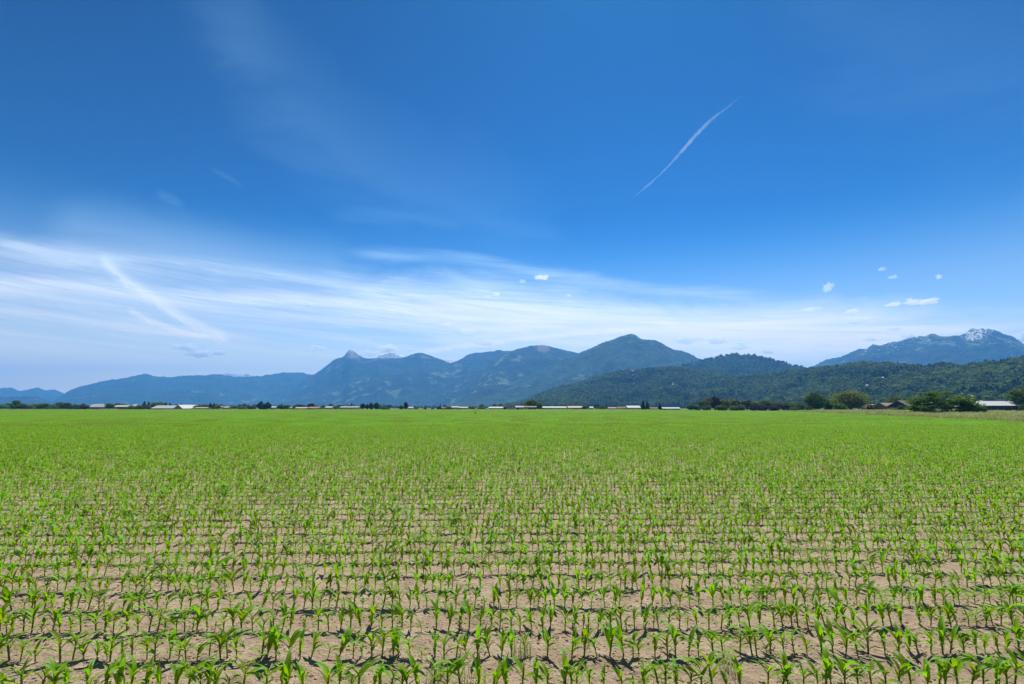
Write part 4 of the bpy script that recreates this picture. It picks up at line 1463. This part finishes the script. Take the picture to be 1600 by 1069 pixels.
LEAF_MESH = []
for i in range(len(LEAF_KIND)):
    V, F, t = leaf_data(i, 7)
    me = mesh_np('leaf', V, F, M['leaf'], True)
    attr_f(me, 't', t)
    LEAF_MESH.append(me)


def stalk_data(h=0.17, n=6):
    mb = MB()
    mb.tube([(0, 0, -0.02), (0.001, 0, h * .45), (0, 0.001, h * .8), (0, 0, h * 1.25)], [0.0085, 0.0085, 0.0105, 0.005], n)
    return mb


STALK_MESH = []
for i in range(3):
    mb = stalk_data(0.15 + 0.03 * i)
    me = mb.mesh('stalk', M['stalk'], True)
    attr_f(me, 't', [min(1, max(0, v[2] / 0.2)) for v in mb.v])
    STALK_MESH.append(me)


def plan(rng):
    """which leaves a plant carries: (kind index, height, azimuth, scale)"""
    base = rng.uniform(0, 6.283)
    out = []
    for k in range(rng.choice((1, 2, 3))):
        out.append((rng.choice(KI['low']), 0.03 + 0.03 * k, base + k * math.pi + rng.uniform(-.4, .4), rng.uniform(.8, 1.15)))
    for k in range(rng.choice((3, 3, 4))):
        out.append((rng.choice(KI['mid']), 0.085 + 0.035 * k, base + (k + 1) * math.pi + rng.uniform(-.45, .45), rng.uniform(.75, 1.1)))
    for k in range(rng.choice((2, 3, 3))):
        out.append((rng.choice(KI['up']), 0.155 + 0.015 * k, base + k * math.pi + rng.uniform(-.6, .6), rng.uniform(.7, 1.05)))
    return out


def joined_plant(seed, segs, two, mat=True):
    rng = random.Random(seed)
    V, F, t = [], [], []
    for (li, h, a, s) in plan(rng):
        lv, lf, lt = leaf_data(li, segs, two)
        b = len(V)
        c, sn = math.cos(a), math.sin(a)
        for (x, y, z) in lv:
            V.append(((x * c - y * sn) * s, (x * sn + y * c) * s, z * s + h))
        F += [tuple(b + k for k in f) for f in lf]
        t += lt
    # stalk as a three-sided tapered spike of quads
    b = len(V)
    for zz, r in ((0, .0085), (.2, .007)):
        for k in range(3):
            V.append((math.cos(k * 2.094) * r, math.sin(k * 2.094) * r, zz))
            t.append(0.05 if zz else 0.4)
    F += [(b + k, b + (k + 1) % 3, b + 3 + (k + 1) % 3, b + 3 + k) for k in range(3)]
    return np.array(V, float), np.array(F, int), np.array(t, float)


ct, st = math.cos(TILT), math.sin(TILT)


def field_xy(u, row_y):
    """row coordinate u along the row, row_y across"""
    return u * ct - row_y * st * 0.0, row_y + u * st


rowr = random.Random(9)
crop_pts, crop_rot, crop_scl, crop_idx = [], [], [], []
ORD1 = ['', 'first', 'second', 'third', 'fourth', 'fifth', 'sixth', 'seventh', 'eighth', 'ninth', 'tenth', 'eleventh', 'twelfth', 'thirteenth', 'fourteenth', 'fifteenth', 'sixteenth', 'seventeenth', 'eighteenth', 'nineteenth']
TENS = ['', '', 'twent', 'thirt', 'fort', 'fift', 'sixt', 'sevent']


def ordinal(k):
    if k < 20:
        return ORD1[k]
    t_, u_ = divmod(k, 10)
    return TENS[t_] + 'ieth' if u_ == 0 else TENS[t_] + 'y-' + ORD1[u_]


def project(x, y, z):
    dz = z - CAM_H
    d = y * CP + dz * SP
    return 800 + FPX * x / d, 534.5 - FPX * (-y * SP + dz * CP) / d


row_names = ['front row', 'second row from the front', 'third row from the front', 'fourth row from the front']
near_rows = int((70.0 - 1.7) / ROW)
first_y = ROW0 - 5 * ROW
n_single = 0
for r in range(near_rows + 5):
    ry = first_y + r * ROW
    half = ry * 1.06 + 4.5
    u = -half + rowr.random() * STEP
    inview = []
    while u < half:
        u += STEP * rowr.choice((1, 1, 1, 1, 1, 1, 1, 0.5, 1.3, 1.0)) * rowr.uniform(0.8, 1.2)
        if rowr.random() < 0.05:
            continue
        x, y = field_xy(u, ry + rowr.gauss(0, 0.018))
        sc = rowr.gauss(0.92, 0.13)
        if rowr.random() < 0.05:
            sc *= 0.6
        sc = min(1.18, max(0.4, sc)) * (0.94 + 0.16 * float(vnoise(np.array([x / 3.0]), np.array([y / 3.0]), 2)[0]))
        rz, lx, ly = rowr.uniform(0, 6.283), rowr.gauss(0, .10), rowr.gauss(0, .10)
        px_, py_ = project(x, y, 0.0)
        if 5 <= r < 9 and -6 < px_ < 1606:
            inview.append((x, y, sc, rz, lx, ly))
        else:
            crop_pts.append((x, y, 0)); crop_rot.append((lx, ly, rz)); crop_scl.append((sc, sc, sc)); crop_idx.append(rowr.randrange(20))
    for k, (x, y, sc, rz, lx, ly) in enumerate(inview):
        if r == 8 and k >= 46:
            crop_pts.append((x, y, 0)); crop_rot.append((lx, ly, rz)); crop_scl.append((sc, sc, sc)); crop_idx.append(rowr.randrange(20))
            continue
        e = empty('corn_plant', (x, y, 0))
        e.rotation_euler = (lx, ly, rz)
        e.scale = (sc, sc, sc)
        obj('stalk', rowr.choice(STALK_MESH), e)
        for (li, h, a, s) in plan(rowr):
            obj('leaf', LEAF_MESH[li], e, (0, 0, h), (0, 0, a), (s, s, s))
        half_n = len(inview) // 2
        side, num = ('left', k + 1) if k < half_n or r == 8 else ('right', len(inview) - k)
        tag(e, 'young corn plant, %s from the %s edge in the %s' % (ordinal(num), side, row_names[r - 5]), 'corn plant', 'corn plants in the four front rows')
        n_single += 1
print('single corn plants', n_single, 'near crop', len(crop_pts))

sources = []
for i in range(20):
    V, F, t = joined_plant(700 + i, 6, True)
    me = mesh_np('corn_near', V, F, M['leaf'], True)
    attr_f(me, 't', t)
    sources.append(me)

# farther off: blocks of the same rows, eight rows deep
TX, TROWS = 4.0, 8
TY = TROWS * ROW
lowp = [joined_plant(800 + i, 3, False) for i in range(10)]
for k in range(4):
    rng = np.random.default_rng(900 + k)
    Vs, Fs, ts = [], [], []
    b = 0
    for r in range(TROWS):
        for x in np.arange(0, TX, STEP):
            if rng.random() < 0.05:
                continue
            V, F, t = lowp[rng.integers(0, 10)]
            a = rng.uniform(0, 6.283)
            s = rng.normal(1.0, 0.12)
            c, sn = math.cos(a) * s, math.sin(a) * s
            P = np.stack([V[:, 0] * c - V[:, 1] * sn + x + rng.normal(0, .02), V[:, 0] * sn + V[:, 1] * c + r * ROW + rng.normal(0, .02), V[:, 2] * s], 1)
            Vs.append(P); Fs.append(F + b); ts.append(t)
            b += len(V)
    me = mesh_np('corn_block', np.concatenate(Vs), np.concatenate(Fs), M['leaf'])
    attr_f(me, 't', np.concatenate(ts))
    sources.append(me)
y = first_y + (near_rows + 5) * ROW
rng = np.random.default_rng(12)
while y < FAR_Y - TY:
    x = -(y + TY) * 1.03 - 4
    x += rng.uniform(0, TX)
    while x < right_edge(y) - TX * 0.6 and x < y * 1.05 + 6:
        yy = y + x * st
        if yy > 60 and yy < FAR_Y - 3:
            crop_pts.append((x, yy, 0)); crop_rot.append((0, 0, TILT)); crop_scl.append((1.0, 1.0, 0.82 + 0.4 * float(fbm(np.array([x / 45.0]), np.array([yy / 45.0]), 3, 6)[0]))); crop_idx.append(20 + int(rng.integers(0, 4)))
        x += TX
    y += TY
gn_scatter('corn_crop', 'rows of young green corn covering the field behind the front rows', crop_pts, crop_idx, crop_rot, crop_scl, sources)

# ------------------------------------------------------------------ clods, straw and weeds on the soil
def clod(seed):
    bm = bmesh.new()
    bmesh.ops.create_icosphere(bm, subdivisions=1, radius=1.0)
    rr = random.Random(seed)
    for v in bm.verts:
        v.co *= rr.uniform(0.65, 1.2)
        v.co.z *= 0.6
    me = bpy.data.meshes.new('clod')
    bm.to_mesh(me)
    bm.free()
    me.materials.append(M['clod'])
    return me


rng = np.random.default_rng(21)
N = 75000
cyy = 3.0 + 27.0 * rng.random(N) ** 1.15
cx = cyy * rng.uniform(-1.1, 1.1, N)
dd = vnoise(cx / 0.8, cyy / 0.5, 4)
ok = dd > 0.35
cx, cyy = cx[ok], cyy[ok]
rot = rng.uniform(0, 6.28, (len(cx), 3)) * np.array([.1, .1, 1])
sz = 0.006 + 0.024 * rng.random(len(cx)) ** 3
gn_scatter('soil_clods', 'small clods of dry earth on the field', np.stack([cx, cyy, sz * .2], 1), rng.integers(0, 4, len(cx)), rot, sz, [clod(i) for i in range(4)])
st_src = []
for i in range(2):
    mb = MB().tube([(-.5, 0, .05), (0, .06 * (i + 1), .1), (.5, 0, .04)], [.05, .06, .04], 4)
    st_src.append(mb.mesh('straw', M['straw']))
N = 5000
sy = 3.0 + 25.0 * rng.random(N)
sx = sy * rng.uniform(-1.1, 1.1, N)
rot = np.zeros((N, 3)); rot[:, 2] = rng.uniform(0, 6.28, N)
gn_scatter('straw_litter', 'pale bits of dry straw scattered on the soil', np.stack([sx, sy, np.full(N, .002)], 1), rng.integers(0, 2, N), rot, rng.uniform(.02, .07, N), st_src)

WEEDS = [(683, 1062, 'pale wispy grass weed at the bottom edge left of centre'), (816, 1025, 'pale grass weed between the front rows at the middle'), (740, 1066, 'smaller grass weed at the bottom edge near the middle'), (1142, 1052, 'grass weed at the bottom edge right of centre')]
for i, (wx, wy, lb) in enumerate(WEEDS):
    d = ray(wx, wy)
    k = -CAM_H / d[2]
    e = empty('grass_weed', (d[0] * k, d[1] * k, 0))
    obj('blades', grass_tuft(60 + i, 46, 0.26 if i != 2 else .18, 0.13, 0.0035), e)
    tag(e, lb, 'weed', 'grass weeds in the front rows')

# ------------------------------------------------------------------ small clouds and the vapour trail, high above the haze
def cloud_mat(name, dens, col=(1.0, 1.0, 1.0, 1)):
    m, T = material(name)
    out = T.n('ShaderNodeOutputMaterial')
    v = T.n('ShaderNodeVolumePrincipled')
    v.inputs['Color'].default_value = col
    v.inputs['Density'].default_value = dens
    v.inputs['Anisotropy'].default_value = 0.45
    T.link(v.outputs[0], out.inputs['Volume'])
    return m


M['cloud'] = cloud_mat('cloud_vapour', 0.010)
M['cloud_thin'] = cloud_mat('thin_cloud_vapour', 0.0045)
M['trail'] = cloud_mat('trail_vapour', 0.0006, (0.86, 0.95, 1.0, 1))


def cloud(label, px, py, w, h, seed, thin=False, alt=1950.0):
    az, el = azel(px, py)
    dist = alt / math.tan(el)
    X, Y = math.sin(az) * dist, math.cos(az) * dist
    slant = dist / math.cos(el)
    wd, ht = w / FPX * slant * math.cos(az) * .95, h / FPX * slant * .95
    bm = bmesh.new()
    bmesh.ops.create_icosphere(bm, subdivisions=4, radius=1.0)
    rr = np.random.default_rng(seed)
    V = np.array([v.co[:] for v in bm.verts])
    lobes = rr.normal(size=(16, 3)) * [1, .6, .7]
    lobes /= np.linalg.norm(lobes, axis=1)[:, None]
    amp = rr.uniform(.15, .55, 16)
    k = np.zeros(len(V))
    for L_, a_ in zip(lobes, amp):
        k = np.maximum(k, a_ * np.exp((V @ L_ - 1) * rr.uniform(9, 30)))
    k2 = fbm(V[:, 0] * 3.1 + seed, V[:, 2] * 4.2 + V[:, 1] * 2.0, 4, seed) - .5
    rad = .55 + k + k2 * .5
    V = V * rad[:, None]
    V[:, 2] = np.where(V[:, 2] < 0, V[:, 2] * .55, V[:, 2])
    V[:, 0] *= wd / 2 / .85; V[:, 1] *= wd / (1.3 if py < 505 else 0.75); V[:, 2] *= ht / 1.3
    for v, c in zip(bm.verts, V):
        v.co = c
    me = bpy.data.meshes.new('cloud')
    bm.to_mesh(me); bm.free()
    me.materials.append(M['cloud_thin' if thin else 'cloud'])
    o = obj('cloud', me, None, (X, Y, alt), (0, 0, -az))
    tag(o, label, 'cloud', 'small white clouds')


CLOUDS = [
    (291, 543, 30, 10, 'upper puff of the largest cloud group above the long blue ridge', 0),
    (312, 553, 40, 8, 'lower wide puff of the largest cloud group on the left', 0),
    (344, 552, 20, 9, 'right puff of the largest cloud group on the left', 0),
    (318, 541, 10, 4, 'tiny wisp above the largest left cloud group', 1),
    (500, 545, 24, 6, 'small cloud above the left foot of the pointed mountain', 0),
    (491, 541, 10, 4, 'tiny puff at the upper left of the small cloud by the pointed mountain', 1),
    (577, 553, 28, 7, 'thin cloud just right of the pointed bare summit', 1),
    (607, 546, 38, 8, 'white cloud sitting above the snow streaked summit', 0),
    (640, 546.5, 11, 5, 'tiny cloud right of the cloud over the snowy summit', 0),
    (702, 508, 22, 6, 'faint cloud left of the middle above the shoulder ridge', 1),
    (733, 517, 26, 5, 'flat faint cloud above the broad shoulder ridge', 1),
    (760, 536, 34, 8, 'bright cloud left of the tall peak above the shoulder', 0),
    (748, 530.5, 10, 4, 'tiny puff over the bright cloud above the shoulder', 1),
    (776, 460.5, 13, 7, 'right puff of the little pair high in the middle', 0),
    (762, 463, 14, 5, 'left puff of the little pair high in the middle', 1),
    (846, 434, 24, 7, 'highest small cloud near the middle', 0),
    (816, 440, 14, 6, 'little cloud left of the highest small cloud', 1),
    (889, 462, 9, 7, 'single tiny cloud right of the little pair', 1),
    (1074, 531, 42, 8, 'wide bright cloud right of the tall peak', 0),
    (1122, 534, 36, 6, 'second flat cloud right of the tall peak', 0),
    (1160, 537, 18, 5, 'third smaller cloud right of the tall peak', 1),
    (1157, 544, 26, 5, 'thin cloud just above the rounded hill', 1),
    (1200, 550, 20, 6, 'small bright cloud above the right slope of the rounded hill', 0),
    (1265, 484, 34, 5, 'faint streaky cloud left of the right hand cloud cluster', 1),
    (1294, 451, 20, 15, 'wispy slanting cloud upper left of the right hand cluster', 1),
    (1332, 487.5, 22, 9, 'upper puff of the pair below the wispy slanting cloud', 0),
    (1340, 502, 42, 8, 'lower wider puff of the pair below the wispy slanting cloud', 0),
    (1396, 476, 24, 7, 'left puff of the three cloud row above the snowy mountain', 0),
    (1424, 473, 24, 9, 'middle puff of the three cloud row above the snowy mountain', 0),
    (1450, 472.5, 30, 9, 'right puff of the three cloud row above the snowy mountain', 0),
    (1467, 433.5, 11, 7, 'single small cloud highest at the right', 0),
    (1378, 421, 12, 7, 'tiny wisp left of the highest right hand cloud', 1),
    (1394, 433.5, 16, 5, 'tiny flat wisp beside the other wisp at the right', 1),
    (1396, 514.5, 20, 4, 'faint flat cloud over the left slope of the snowy mountain', 1),
    (1417, 526, 22, 5, 'low flat cloud touching the ridge left of the snow patches', 0),
    (1360, 531, 18, 4, 'small low flat cloud over the snowy mountain shoulder', 1),
    (1596, 528, 20, 11, 'bright cloud behind the right slope of the snowy mountain', 0),
]
for i, (px, py, w, h, lb, thin) in enumerate(CLOUDS):
    k = 1.15 if py > 505 else 1.0
    cloud(lb, px, py, w * k, h * k, 40 + i, bool(thin) and py < 505)

# vapour trail: a long uneven tube of thin cloud at about nine kilometres
trail_px = [(985, 313, .2), (997, 303, 1.6), (1010, 292, 3.0), (1030, 274, 2.6), (1050, 254, 3.2), (1065, 237, 5.2), (1080, 219, 5.6), (1093, 205, 5.4), (1108, 190, 5.0), (1122, 178, 4.0), (1137, 168, 2.8), (1152, 156, 1.8), (1166, 143, .3)]
P, Rr = [], []
rr = random.Random(3)
for i in range(len(trail_px) - 1):
    for k in range(8):
        s = k / 8
        a, b = trail_px[i], trail_px[i + 1]
        q = [a[j] * (1 - s) + b[j] * s for j in range(3)]
        d = ray(q[0] + rr.gauss(0, .35), q[1] + rr.gauss(0, .35))
        L_ = 9000.0 / d[2]
        P.append((d[0] * L_, d[1] * L_, 9000.0 + CAM_H))
        Rr.append(max(.12, q[2] * rr.uniform(.75, 1.2)) / FPX * L_ * .55)
mb = MB().tube(P, Rr, 10)
tag(obj('vapour_trail', mb.mesh('vapour_trail', M['trail'])), 'thin slanting white vapour trail high in the blue sky', 'vapour trail')

# ------------------------------------------------------------------ haze
m, T = material('haze_air')
out = T.n('ShaderNodeOutputMaterial')
v = T.n('ShaderNodeVolumePrincipled')
v.inputs['Color'].default_value = (0.125, 0.44, 1.0, 1)
v.inputs['Density'].default_value = 7.8e-5
v.inputs['Anisotropy'].default_value = 0.25
T.link(v.outputs[0], out.inputs['Volume'])
hz = obj('haze', MB().box(-19500, 19500, -5500, 18500, -14.0, 1420.0).mesh('haze', m))
tag(hz, 'thin blue haze in the air of the valley', None, None, 'stuff')
